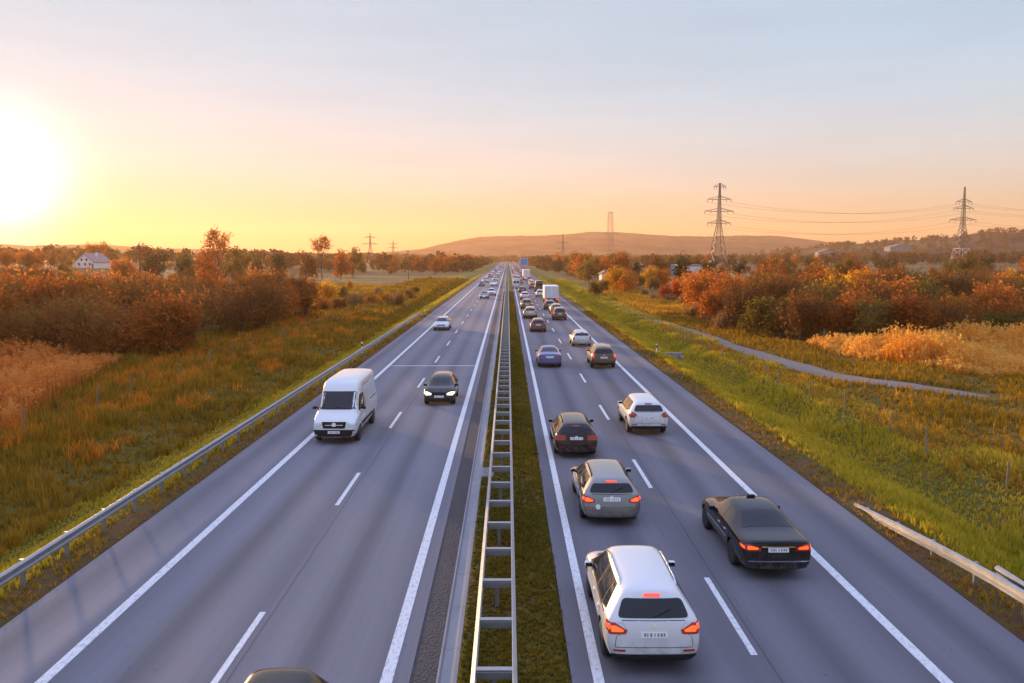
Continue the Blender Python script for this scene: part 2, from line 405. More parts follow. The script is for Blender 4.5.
# ------------------------------------------------------------------ hills
def ridge(name, px, D, depth, m, fold):
    """wooded ridge whose crest passes through the pixel outline at distance D (a heightfield with real depth)"""
    P = [at(x, y, D) for x, y in px]; rng = np.random.RandomState(len(px))
    x0, x1 = P[0].x, P[-1].x; nx = 220; ny = 26; xs = np.linspace(x0, x1, nx); V = []; prof = [(p.x, p.z) for p in P]
    ph = rng.rand(40) * 6.28
    for j in range(ny):
        v = j / (ny - 1) * 2 - 1
        for i, x in enumerate(xs):
            e = min(1, (i / (nx - 1)) * 12, (1 - i / (nx - 1)) * 12)
            rough = sum(math.sin(x * .004 * (k + 1) * 1.7 + ph[k] + v * 3 * (k + 1) * .4) / (k + 1.5) for k in range(10))
            hgt = (interp(x, prof) + 2) * (math.cos(v * math.pi / 2) ** 1.3) * smooth(0, 1, e)
            crest = hgt + rough * fold * (1 - abs(v)) * .3
            if abs(v) < .05: crest += rng.rand() * fold * .3
            V.append((x, D + v * depth + math.sin(x * .002) * depth * .1, max(-2, crest - 2)))
    F = [(j * nx + i, j * nx + i + 1, (j + 1) * nx + i + 1, (j + 1) * nx + i) for j in range(ny - 1) for i in range(nx - 1)]
    o = link(name, np_mesh(name, V, F, m, True)); tag(o, kind='structure')
t = NT('hill_woods'); p = t.pos()
cv = t.mix(t.mapr(t.noise(.010, t.scale(p, 1, .6, 4), 6, .7), .40, .60), (.026, .018, .018), (.12, .075, .055))
cv = t.mix(t.mapr(t.noise(.0022, p, 3), .58, .66), cv, (.16, .105, .05))
M_HILL = t.bsdf(cv, 1., 0., t.bump(t.noise(.05, p, 5, .7), 1., 12.), Specular_IOR_Level=0.)
ridge('hill_main', [(330, 258), (390, 252), (425, 249), (450, 243), (480, 237), (510, 236.5), (540, 236), (565, 235), (590, 232), (620, 231.5), (650, 234), (680, 236), (715, 236), (750, 235.5), (775, 236), (800, 239.5), (830, 245), (860, 251), (900, 258)], 3300, 900, M_HILL, 7)
HILL_R = [(760, 257), (810, 249), (840, 246), (870, 245), (900, 242), (930, 240.5), (960, 238), (980, 235), (1000, 231.5), (1024, 234), (1060, 230), (1120, 232), (1200, 245), (1300, 257)]
ridge('hill_right', HILL_R, 1500, 420, M_HILL, 5)
ridge('hill_left', [(-420, 257), (-300, 247), (-150, 242), (-40, 243), (30, 246), (90, 245), (150, 248), (230, 250), (300, 253), (380, 257)], 2700, 600, M_HILL, 5)
# ================================================================== barriers and rails
M_ZINC = mat('galvanised_steel', (.32, .32, .33), .48, .8, .22, 3., .05)
M_ZINC_DULL = mat('weathered_zinc', (.30, .29, .29), .55, .7, .25, 4., .05)
M_RUST = mat('rusty_steel', (.16, .085, .05), .8, .2, .4, 9., .2)
def wbeam(x, z, s, d=.075, h=.31):
    """W-beam profile; s = +1 faces +X"""
    q = [(0, -h / 2), (s * d, -h * .36), (s * d, -h * .2), (s * .012, -.02), (s * .012, .02), (s * d, h * .2), (s * d, h * .36), (0, h / 2)]
    back = [(a - s * .012, b * .97) for a, b in reversed(q)]
    pr = [(x + a, z + b) for a, b in q + back]
    return pr if s > 0 else pr[::-1]
def median_barrier():
    XW, XE, Z = -.60, .09, .72; yF = 620
    r = empty('median_barrier', ((XW + XE) / 2, 12, 0), 0, 'long double-sided steel crash barrier like a ladder along the grassy median', 'crash barrier')
    o = Vector(r.location)
    def sh(b): b.v = [tuple(Vector(v) - o) for v in b.v]; return b
    for x, s in ((XW, -1), (XE, 1)):
        b = MB(); b.sweep(wbeam(x, Z - .155, s), -30, yF, 40); sh(b).build('rail', M_ZINC, r)
    ph = G(500, 668, Z).y; ys = [ph + 2.02 * k for k in range(-6, 290)]
    rest = MB(); prest = MB(); n = 0
    me = None; pm = None
    for y in ys:
        w0, w1 = XW + .014, XE - .014
        if n < 100:
            if me is None:
                b = MB(); b.box(w0, w1, -.065, .065, -.05, -.005); b.box(w0, w1, -.065, -.055, -.19, -.05); b.box(w0, w1, .055, .065, -.19, -.05)
                me = b.mesh('spreader', M_ZINC, bevel=.004)
                b = MB(); xm = (XW + XE) / 2; b.box(xm - .05, xm + .05, -.03, .03, -.95, -.20); pm = b.mesh('post', M_ZINC_DULL, bevel=.004)
            link('spreader', me, r, Vector((0, y, Z)) - o)
            if n % 2 == 0: link('post', pm, r, Vector((0, y, Z)) - o)
        else:
            rest.box(w0, w1, y - .06, y + .06, Z - .05, Z - .005)
            if n % 2 == 0: rest.box(-.3, -.21, y - .03, y + .03, -.2, Z - .2)
        n += 1
    tag(sh(rest).build('far_spreaders', M_ZINC, r), kind='stuff')
median_barrier()
def guard_rail(label, x, s, y0, y1, z=.75, end0=None, end1=None, sp=4.0, zf=None):
    r = empty('guard_rail', (x, y0, 0), 0, label, 'guard rail')
    def dz(y):
        d = 0
        if end1 and y > y1 - end1: d = -(z - .02) * ((y - (y1 - end1)) / end1) ** 1.3
        if end0 and y < y0 + end0: d = -(z - .02) * ((y0 + end0 - y) / end0) ** 1.3
        return d
    b = MB(); b.sweep(wbeam(0, z - .155, s), y0, y1, max(30, int((y1 - y0) / 1.5)), dz); b.v = [(a, c - y0, d) for a, c, d in b.v]
    b.build('beam', M_ZINC, r)
    b = MB(); b.box(-.05, .05, -.04, .04, -.9, z - .03); b.box(s * -.01, s * .012, -.06, .06, z - .27, z - .05); b.v = [(a - s * .11, c, d) for a, c, d in b.v]
    b.box(min(-s * .1, 0), max(-s * .1, 0), -.05, .05, z - .22, z - .1)
    pm = b.mesh('post', M_ZINC_DULL)
    y = y0 + 1.2; n = 0
    while y < y1 - .5 and n < 100:
        link('post', pm, r, (0, y - y0, dz(y))); y += sp; n += 1
    # lap joints of the beam sections
    b = MB(); b.sweep(wbeam(s * .006, z - .155, s), -.16, .16, 1); jm = b.mesh('joint_plate', M_ZINC)
    y = y0 + 1.2
    while y < y1 - (end1 or 0):
        link('joint_plate', jm, r, (0, y - y0, 0)); y += 4.0
    return r
yl1 = G(424, 314, .1).y
guard_rail('long single steel guard rail on posts beside the hard shoulder of the white van', -12.0, 1, -20, yl1, end1=9, sp=2.0)
yr1 = G(856, 500, .1).y
guard_rail('short steel guard rail rising out of the verge to the right of the black saloon', 11.62, -1, -20, yr1, end1=9, sp=2.0)
pz = G(978, 566, .7)
guard_rail('stub of a second guard rail set back in the grass behind the shorter one', 11.95, -1, -20, pz.y, sp=4.0, z=.72)
# ------------------------------------------------------------------ wire fences
M_WOODPOST = mat('weathered_post', (.20, .155, .12), .85, 0, .3, 8., .2)
M_WIRE = mat('fence_wire', (.12, .105, .09), .7, .3)
M_WHITE = mat('white_plastic', (.78, .78, .76), .45, 0, .06)
M_BLACKP = mat('black_plastic', (.02, .02, .022), .5, 0, .2)
def fence(label, pts, hgt, seed):
    rng = random.Random(seed); p0 = Vector(pts[0])
    r = empty('wire_fence', (p0.x, p0.y, ground_z(p0.x, p0.y)), 0, label, 'fence'); o = Vector(r.location)
    b = MB(); b.bar((0, 0, -.4), (0, 0, hgt), .042, .036, 7); pm = b.mesh('post', M_WOODPOST, 30)
    tops = []
    for (x, y) in pts:
        g = ground_z(x, y); p = link('post', pm, r, Vector((x, y, g)) - o); p.rotation_euler = (rng.uniform(-.06, .06), rng.uniform(-.06, .06), rng.random()); p.scale = (1, 1, rng.uniform(.88, 1.08))
        tops.append(Vector((x, y, g)) - o)
    w = MB()
    for k in range(7):
        z = .12 + (hgt - .2) * k / 6
        w.tube([t_ + Vector((.06, 0, z + rng.uniform(-.02, .02))) for t_ in tops], .0035, 3)
    w.build('wire', M_WIRE, r)
L_F = [(-23.9, 27.0 + 6.0 * k) for k in range(-1, 28)]
fence('wire mesh fence on grey posts between the reeds and the slope beside the white van', [(x + .3 * math.sin(i * 2.1), y + .5 * math.sin(i * 3.3)) for i, (x, y) in enumerate(L_F)], 1.75, 3)
R_F = [(19.6, 30.5 + 5.1 * k) for k in range(-2, 36)]
fence('low wire fence on thin posts between the green slope and the gravel footpath', [(x + .3 * math.sin(i * 1.7), y + .4 * math.sin(i * 2.9)) for i, (x, y) in enumerate(R_F)], 1.35, 4)
# delineator posts
def delineator(p, label, h=.95):
    r = empty('delineator_post', p, 0, label, 'marker post', 'white roadside marker posts')
    b = MB(); b.sweep([(-.06, -.04), (.06, -.04), (0, .08)], 0, h); b.v = [(a, d, c) for a, c, d in b.v]; b.build('post', M_WHITE, r, bevel=.008)
    b = MB(); b.sweep([(-.064, -.044), (.064, -.044), (0, .085)], h * .66, h * .86); b.v = [(a, d, c) for a, c, d in b.v]; b.build('band', M_BLACKP, r)
    b = MB(); b.box(-.02, .02, -.052, -.044, h * .70, h * .82); b.build('reflector', mat('red_reflector', (.5, .03, .02), .2), r)
p = G(650, 356, -.1); delineator((12.5, p.y, ground_z(12.5, p.y)), 'white marker post on the verge next to the concrete culvert mouth')
p = G(364, 350, .4); delineator((-12.3, p.y, -.05), 'white marker post standing behind the long guard rail', 1.15)
for yy, lb in ((p.y + 50, 'white marker post on the verge past the far end of the long guard rail'),): delineator((-12.2, yy, -.05), lb)
# culvert headwall
p = G(660, 356, -.6)
r = empty('culvert_headwall', (14.4, p.y, -.75), 0, 'dark concrete culvert mouth set into the grassy slope', 'culvert')
b = MB(); b.box(-1.1, 1.1, -.15, .15, -.9, .45); b.box(-1.1, -.9, -1.0, -.15, -.9, .2); b.box(.9, 1.1, -1.0, -.15, -.9, .2); b.build('headwall', M_CONC, r, bevel=.02)
b = MB(); b.lathe([(-.17, .42), (-.17, .36), (.1, .36)], 20); b.v = [(c, a, d - .2) for a, c, d in b.v]; b.build('pipe', M_BLACKP, r, 30)
# group of four stakes near the path
for i, (px, pyb) in enumerate(((680.5, 341), (683.5, 342), (686.5, 342.5), (690, 343))):
    p = G(px, pyb, -1.0); b = MB(); b.bar((0, 0, -.3), (0, 0, 1.55 - .05 * i), .05, .045, 7)
    o = b.build('timber_stake', M_WOODPOST, None, 30, loc=(p.x, p.y, ground_z(p.x, p.y)))
    tag(o, 'bare timber stake in the little cluster of four between fence and footpath', 'stake', 'four timber stakes beside the footpath')

# ================================================================== vegetation
def rvec(rng, n):
    v = rng.normal(size=(n, 3)); return v / np.linalg.norm(v, axis=1, keepdims=True)
def leaves(rng, centres, size, aspect=1.6, droop=0.):
    n = len(centres); a = rvec(rng, n); b = np.cross(a, rvec(rng, n)); b /= np.maximum(np.linalg.norm(b, axis=1, keepdims=True), 1e-6)
    s = (size * rng.uniform(.6, 1.4, n))[:, None]; a = a * s * .5 * aspect; b = b * s * .5
    V = np.stack([centres - a, centres + b * .9 - a * .1, centres + a, centres - b * .9 - a * .1], 1).reshape(-1, 3)
    return V, np.arange(n * 4).reshape(n, 4)
def twigs(rng, p0, p1, w):
    d = p1 - p0; s = np.cross(d, rvec(rng, len(p0))); s /= np.maximum(np.linalg.norm(s, axis=1, keepdims=True), 1e-6); s = s * w
    V = np.stack([p0 - s, p0 + s, p1 + s * .3, p1 - s * .3], 1).reshape(-1, 3); return V, np.arange(len(p0) * 4).reshape(-1, 4)
def crown_mesh(name, rng, lobes, nclump, per, leaf, m, spread=.28, ntw=300, twm=None, twlen=.9, tww=.018):
    """lobes: [(centre, radii)]; clumps lie through the lobes' outer volume, leaves gather round clumps, twigs poke out"""
    C = []; W = np.array([l[1][0] * l[1][1] * l[1][2] for l in lobes]) ** .67; W /= W.sum()
    for k in range(nclump):
        c, rr = lobes[rng.choice(len(lobes), p=W)]
        d = rvec(rng, 1)[0]; q = np.array(c) + d * np.array(rr) * rng.uniform(.35, 1.06) 
        if q[2] > .1: C.append(q)
    C = np.array(C); sizes = rng.uniform(.5, 1.5, len(C)) * spread
    idx = rng.choice(len(C), nclump * per, p=sizes ** 1.5 / (sizes ** 1.5).sum())
    P = C[idx] + rng.normal(size=(len(idx), 3)) * sizes[idx][:, None]
    P = P[P[:, 2] > .03]
    V, F = leaves(rng, P, leaf)
    cr = rng.rand(len(C)); r1 = np.repeat(np.clip(cr[idx][:len(P)] * .55 + rng.rand(len(P)) * .45, 0, 1), 4)
    mi = np.zeros(len(F), int)
    if ntw:
        j = rng.choice(len(C), ntw); base = C[j]; ctr = np.array([0, 0, .2]) * np.ones((ntw, 3))
        out = base - ctr; out /= np.linalg.norm(out, axis=1, keepdims=True); out = out + rng.normal(size=out.shape) * .35 + np.array([0, 0, .25])
        t0 = base - out * twlen * .6; t1 = base + out * twlen * rng.uniform(.3, .9, (ntw, 1))
        v2, f2 = twigs(rng, t0, t1, tww); F = np.concatenate([F, f2 + len(V)]); V = np.concatenate([V, v2]); r1 = np.concatenate([r1, rng.rand(len(v2))]); mi = np.concatenate([mi, np.ones(len(f2), int)])
    return np_mesh(name, V, F, None, False, r1, [m, twm or m], mi)
def trunk_mesh(name, rng, H, r, lobes, m, multi=1):
    b = MB()
    for k in range(multi):
        x, y = (0, 0) if multi == 1 else (rng.uniform(-.35, .35) * H * .2, rng.uniform(-.35, .35) * H * .2)
        top = Vector((x + rng.uniform(-.1, .1) * H, y + rng.uniform(-.1, .1) * H, H * rng.uniform(.75, .95)))
        pts = [Vector((x, y, -.25)), Vector((x * 1.05, y, .25))] + [Vector((x, y, 0)).lerp(top, t_) + Vector((rng.uniform(-.03, .03) * H, rng.uniform(-.03, .03) * H, 0)) for t_ in (.3, .55, .8)] + [top]
        b.tube(pts, [r * 1.25, r, r * .8, r * .6, r * .35, r * .1], 7)
        for c, rr in lobes:
            s = pts[2 + int(rng.randint(0, 3))]; e = Vector(c) + Vector(rng.uniform(-.3, .3, 3) * np.array(rr))
            mid = s.lerp(e, .5) + Vector((0, 0, .06 * H)); b.tube([s, mid, e], [r * .45, r * .28, r * .07], 5)
            for q in range(2):
                e2 = mid + Vector(rng.uniform(-.7, .7, 3) * np.array(rr)); b.tube([mid, mid.lerp(e2, .5) + Vector((0, 0, .03 * H)), e2], [r * .22, r * .14, r * .04], 4)
    return b.mesh(name, m, 50)
M_BARK = mat('bark', (.085, .058, .042), .9, 0, .35, 12., .5)
M_TWIG = leafmat('dry_twigs', [(0, (0.126, 0.060, 0.020)), (.5, (0.233, 0.112, 0.035)), (1, (0.359, 0.187, 0.056))], .1)
M_RUSTLEAF = leafmat('rust_leaves', [(0, (0.193, 0.059, 0.013)), (.45, (0.430, 0.129, 0.024)), (.75, (0.589, 0.199, 0.033)), (1, (0.680, 0.291, 0.049))])
M_BROWNLEAF = leafmat('brown_leaves', [(0, (0.131, 0.052, 0.017)), (.5, (0.283, 0.112, 0.030)), (.8, (0.393, 0.173, 0.038)), (1, (0.437, 0.244, 0.049))])
M_OLIVELEAF = leafmat('olive_leaves', [(0, (0.084, 0.060, 0.011)), (.5, (0.186, 0.130, 0.024)), (.8, (0.298, 0.174, 0.033)), (1, (0.373, 0.174, 0.033))])
M_YELLOWLEAF = leafmat('yellow_leaves', [(0, (0.344, 0.155, 0.014)), (.5, (0.662, 0.321, 0.020)), (1, (0.800, 0.464, 0.037))])
M_ORANGELEAF = leafmat('orange_leaves', [(0, (0.308, 0.091, 0.010)), (.5, (0.585, 0.192, 0.017)), (1, (0.800, 0.310, 0.026))])
M_REDLEAF = leafmat('red_leaves', [(0, (0.300, 0.041, 0.011)), (.5, (0.600, 0.090, 0.018)), (1, (0.780, 0.179, 0.024))])
M_STRAW = leafmat('straw_leaves', [(0, (.17, .088, .036)), (.5, (.32, .185, .080)), (1, (.46, .30, .15))])
M_GREENLEAF = leafmat('dark_green_leaves', [(0, (0.029, 0.034, 0.013)), (.6, (0.068, 0.068, 0.023)), (1, (0.124, 0.091, 0.029))])
def bush_lobes(rng, R, H, n):
    L = [((0, 0, H * .45), (R * .75, R * .75, H * .42))]
    for k in range(n):
        a = rng.uniform(0, 6.28); d = R * rng.uniform(.3, .75); h = H * rng.uniform(.3, .78); s = rng.uniform(.28, .5)
        L.append(((d * math.cos(a), d * math.sin(a), h), (R * s, R * s, H * s * .62)))
    return L
PROTO = {}
def proto(key, name, seed, R, H, m, nclump=130, per=22, leaf=.17, nl=7, tr=.10, multi=3, spread=.3, ntw=350, twlen=1.0, lobes=None):
    rng = np.random.RandomState(seed); lb = lobes or bush_lobes(rng, R, H, nl)
    PROTO.setdefault(key, []).append((name, crown_mesh('crown', rng, lb, nclump, per, leaf, m, spread, ntw, M_TWIG, twlen), trunk_mesh('trunk', rng, H, tr, lb[1:], M_BARK, multi)))
for s in range(3): proto('rust', 'rust_shrub', 10 + s, 2.6, 5.0, M_RUSTLEAF)
for s in range(3): proto('brown', 'bare_thicket_shrub', 20 + s, 2.7, 5.0, M_BROWNLEAF, per=15, ntw=1100, twlen=1.3)
for s in range(2): proto('olive', 'olive_shrub', 30 + s, 2.6, 4.8, M_OLIVELEAF)
proto('yellow', 'yellow_tree', 40, 2.4, 5.2, M_YELLOWLEAF, per=24); proto('yellow', 'yellow_tree', 41, 2.4, 5.2, M_YELLOWLEAF, per=20)
proto('orange', 'orange_tree', 50, 2.5, 5.2, M_ORANGELEAF); proto('orange', 'orange_tree', 51, 2.5, 5.2, M_ORANGELEAF)
proto('red', 'red_tree', 60, 2.3, 5.0, M_REDLEAF); proto('red', 'red_tree', 61, 2.3, 5.0, M_REDLEAF)
proto('straw', 'straw_shrub', 70, 1.6, 2.4, M_STRAW, nclump=90, leaf=.12, tr=.03, ntw=500, twlen=.7)
def tree_lobes(rng, R, H, n):
    L = [((0, 0, H * .50), (R * .62, R * .62, H * .42))]
    for k in range(n):
        a = rng.uniform(0, 6.28); d = R * rng.uniform(.35, .85); h = H * rng.uniform(.2, .88); s = rng.uniform(.22, .4)
        L.append(((d * math.cos(a), d * math.sin(a), h), (R * s, R * s, H * s * .42)))
    return L
for s in range(3):
    rng = np.random.RandomState(80 + s); proto('wood', 'woodland_tree', 80 + s, 3.6, 10, (M_BROWNLEAF, M_RUSTLEAF, M_OLIVELEAF)[s], nclump=120, per=14, leaf=.42, tr=.2, multi=1, spread=.55, ntw=320, twlen=1.6, lobes=tree_lobes(rng, 3.6, 10, 9))
for s in range(2):
    rng = np.random.RandomState(85 + s); proto('dark', 'dark_tree', 85 + s, 3.4, 9, M_GREENLEAF, nclump=130, per=15, leaf=.42, tr=.2, multi=1, spread=.5, ntw=100, twlen=1.2, lobes=tree_lobes(rng, 3.4, 9, 9))
# tall sparse tree with a round crown on a bare trunk
rng = np.random.RandomState(90); lb = [((0, 0, 12), (1, 1, 1))] + [((2.6 * math.cos(a) * q, 2.6 * math.sin(a) * q, 12 + z), (1.3, 1.3, 1.2)) for a, q, z in ((0, 1, 0), (1.2, .9, 1.6), (2.5, 1, -.8), (3.6, .9, 1.3), (4.9, 1, -.2), (.5, .4, 2.8), (5.6, .7, 2.1))]
proto('tall', 'tall_sparse_tree', 90, 3, 13, M_RUSTLEAF, nclump=110, per=10, leaf=.34, tr=.22, multi=1, spread=.5, ntw=260, twlen=1.4, lobes=lb)
_vr = random.Random(5); CNT = {}
def plant(kind, x, y, s, label, cat, group=None, sz=1.0, sink=.1):
    k = CNT.get(kind, 0); CNT[kind] = k + 1
    name, cm, tm = PROTO[kind][k % len(PROTO[kind])]
    r = empty(name, (x, y, ground_z(x, y) - sink), _vr.uniform(0, 6.28), label, cat, group)
    r.scale = (s * _vr.uniform(.9, 1.15), s * _vr.uniform(.9, 1.15), s * sz)
    link('crown', cm, r); link('trunk', tm, r); return r
LB = {'rust': ('rust-red leafy shrub in the %s', 'shrub'), 'brown': ('twiggy brown half-bare shrub in the %s', 'shrub'), 'olive': ('dull olive-brown shrub in the %s', 'shrub'),
      'yellow': ('bright yellow autumn tree in the %s', 'tree'), 'orange': ('orange autumn tree in the %s', 'tree'), 'red': ('fiery red autumn tree in the %s', 'tree'),
      'straw': ('pale straw-coloured plumed shrub in the %s', 'shrub'), 'wood': ('brownish autumn woodland tree in the %s', 'tree'), 'dark': ('dark green dense tree in the %s', 'tree')}
GRP = {'rust': 'rust-red shrubs', 'brown': 'half-bare brown shrubs', 'olive': 'olive shrubs', 'yellow': 'yellow trees', 'orange': 'orange trees', 'red': 'red trees', 'straw': 'straw shrubs', 'wood': 'woodland trees', 'dark': 'dark green trees'}
def put(kind, x, y, s, where, sz=1.0):
    l, c = LB[kind]; plant(kind, x, y, s, l % where, c, GRP[kind] + ' in the ' + where, sz)
def pick(rng, tbl):
    r = rng.random() * sum(w for _, w in tbl)
    for k, w in tbl:
        r -= w
        if r <= 0: return k
    return tbl[-1][0]
def scatter(seed, n, inside, dmin, tbl, smin, smax, where, box, hs=None):
    rng = random.Random(seed); pts = []; tries = 0
    while len(pts) < n and tries < n * 60:
        tries += 1; x = rng.uniform(box[0], box[1]); y = rng.uniform(box[2], box[3])
        if not inside(x, y) or any((x - a) ** 2 + (y - b_) ** 2 < dmin * dmin for a, b_ in pts): continue
        pts.append((x, y)); k = pick(rng, tbl); s = rng.uniform(smin, smax)
        if hs: s *= hs(x, y)
        put(k, x, y, s, where, rng.uniform(.9, 1.12))
# left thicket: front edge x=-28 for y>70, swinging out to x=-50 at y=79
def in_left(x, y): return y > interp(-x, [(26, 72), (34, 70), (60, 74), (110, 90)]) and x < interp(y, [(70, -28.5), (105, -28.5), (125, -30), (150, -38)])
scatter(11, 120, in_left, 3.0, [('rust', 4), ('brown', 5), ('olive', 1.3), ('orange', .7)], 1.12, 1.42, 'thicket behind the reeds', (-98, -28, 68, 128))
scatter(12, 34, lambda x, y: in_left(x, y) and y < 78 + max(0, -x - 28) * .35, 2.6, [('rust', 3), ('brown', 5), ('olive', 2)], .7, 1.0, 'front edge of the thicket behind the reeds', (-80, -28, 66, 100))
for px, py, k, s in ((328, 305, 'yellow', .9), (342, 300, 'olive', .7), (385, 305, 'orange', .5), (396, 308, 'straw', 1.0), (372, 306, 'rust', .5), (355, 309, 'straw', 1.1), (340, 312, 'brown', .6), (410, 300, 'straw', .9), (300, 318, 'straw', .9), (415, 296, 'olive', .5), (350, 290, 'yellow', .6), (378, 297, 'straw', .9), (325, 313, 'rust', .6)):
    p = G(px, py, -1); put(k, p.x, p.y, s, 'rough ground past the thicket')
for sx_, sy_, ss_, kk_ in ((-51, 84, 1.5, 'brown'), (-55, 88, 1.6, 'rust'), (-60, 86, 1.55, 'brown'), (-58, 94, 1.65, 'rust'), (-64, 92, 1.6, 'brown'), (-68, 98, 1.7, 'rust'), (-52, 93, 1.6, 'olive'), (-47, 88, 1.5, 'rust'), (-62, 101, 1.7, 'brown'), (-73, 96, 1.7, 'olive'), (-44, 82, 1.4, 'brown')): put(kk_, sx_, sy_, ss_, 'thicket behind the reeds')  # taller shrubs added to the thicket to keep low sun off the left shoulder
def in_left2(x, y): return x < -45 and x > -.62 * y - 20 and x < -(y - 130) * .30 - 38
def in_left2b(x, y): return in_left2(x, y) and not (70 < 508 + x / y * 796 < 122)
scatter(13, 105, in_left2b, 5.5, [('rust', 4), ('brown', 3), ('wood', .8), ('olive', 1.5), ('orange', 2)], .6, .95, 'second belt of trees beyond the thicket', (-260, -40, 140, 330))
for px, pt, D, k in ((96, 238, 440, 'orange'), (545 - 500 + 100, 243, 330, 'wood'), (155, 246, 300, 'dark'), (185, 246, 280, 'dark'), (205, 243, 290, 'wood'), (240, 246, 300, 'wood'), (280, 247, 310, 'dark'), (305, 250, 320, 'wood'), (340, 249, 330, 'wood'), (352, 247, 360, 'wood'), (30, 246, 340, 'orange'), (55, 247, 420, 'wood'), (8, 246, 340, 'orange'), (125, 248, 280, 'rust')):
    q = at(px, pt, D); g = ground_z(q.x, D); s = (q.z - g) / (10.5 if k in ('wood', 'dark') else 5.8); put(k, q.x, D, s, 'skyline belt far behind the thicket')
for px, pt, D, lb in ((217, 229, 250, 'tall sparse tree with a round crown, higher than the woods around the utility pole'), (321, 236, 330, 'tall sparse tree with a bare trunk and small tufted crown near the far pylon')):
    q = at(px, pt, D); g = ground_z(q.x, D); plant('tall', q.x, D, (q.z - g) / 15.8, lb, 'tree')
# right thicket
def in_right(x, y): return x > interp(y, [(78, 36), (84, 31.5), (100, 28.5), (125, 28), (150, 31)]) and y > interp(x, [(27, 98), (31, 86), (38, 81), (70, 84), (110, 96)])
scatter(21, 26, lambda x, y: in_right(x, y) and y < 92 + max(0, 30 - x) * 8, 3.0, [('rust', 3), ('brown', 3), ('olive', 2.2)], .85, 1.15, 'front edge of the thicket behind the footpath', (27, 78, 78, 120))
scatter(22, 105, in_right, 3.1, [('rust', 4), ('brown', 4), ('olive', 1.6), ('orange', 1.1), ('red', .35)], 1.05, 1.42, 'thicket behind the footpath', (27, 110, 86, 150), lambda x, y: 1.0 + .16 * smooth(90, 120, y))
def top(kind, px, pt, D, where):
    q = at(px, pt, D); g = ground_z(q.x, D); put(kind, q.x, D, (q.z - g) / 5.9, where, 1.0)
for px, pt, D, k in ((845, 266, 118, 'yellow'), (862, 265, 121, 'yellow'), (838, 272, 116, 'yellow'), (808, 268, 124, 'yellow'), (882, 267, 128, 'yellow'), (777, 263, 128, 'red'), (787, 268, 132, 'red'), (765, 274, 125, 'orange'), (935, 266, 135, 'yellow'), (1015, 265, 125, 'yellow'), (985, 268, 128, 'orange'), (675, 277, 168, 'red'), (665, 280, 165, 'red'), (690, 268, 175, 'red'), (684, 272, 170, 'orange'), (705, 283, 160, 'rust'), (725, 282, 150, 'brown'), (742, 285, 140, 'brown'), (760, 284, 132, 'rust')):
    top(k, px, pt, D, 'thicket behind the footpath')
for px, pt, D, k in ((618, 259, 205, 'yellow'), (626, 264, 200, 'orange'), (610, 268, 215, 'yellow'), (650, 261, 230, 'yellow'), (662, 263, 232, 'orange'), (640, 270, 225, 'olive'), (596, 276, 190, 'olive'), (602, 274, 200, 'olive'), (632, 272, 212, 'rust'), (655, 272, 220, 'olive')):
    top(k, px, pt, D, 'clump where the footpath meets the road')
for px, py, k, s in ((722, 330, 'straw', 1.0), (735, 328, 'straw', .9), (712, 322, 'straw', .8), (745, 330, 'straw', .95), (690, 318, 'straw', .7), (700, 312, 'straw', .75), (765, 333, 'orange', .45), (775, 336, 'orange', .4), (685, 306, 'straw', .8), (670, 303, 'straw', .7), (655, 302, 'straw', .7), (645, 297, 'straw', .8)):
    p = G(px, py, -1); put(k, p.x, p.y, s, 'rough strip between footpath and thicket')
scatter(23, 60, lambda x, y: x > 24 + (y - 200) * .02, 7, [('wood', 5), ('brown', 1.5), ('rust', 1), ('dark', 1.4)], .85, 1.15, 'wood beside the far end of the eastbound lanes', (24, 60, 260, 560))
scatter(24, 75, lambda x, y: x > 60 + (y - 260) * .1 and x < y * .66 + 30 , 8, [('wood', 5), ('dark', 2.5), ('orange', .6), ('rust', 1)], .75, 1.05, 'broad wood in front of the hills', (60, 420, 260, 520))
scatter(25, 50, lambda x, y: x < -26 and x > -70 - (y-420)*.1 , 8, [('wood', 5), ('dark', 2), ('rust', 1)], .8, 1.1, 'wood beside the far end of the westbound lanes', (-130, -26, 420, 760))
scatter(26, 60, lambda x, y: x < -70 - (y - 330) * .05 and not (70 < 508 + x / y * 796 < 116 and y < 400) and not (300 < 508 + x / y * 796 and y < 420), 8, [('wood', 5), ('dark', 2), ('rust', 2), ('orange', 1)], .62, .9, 'hazy woods on the skyline behind the gabled house', (-330, -60, 330, 520))
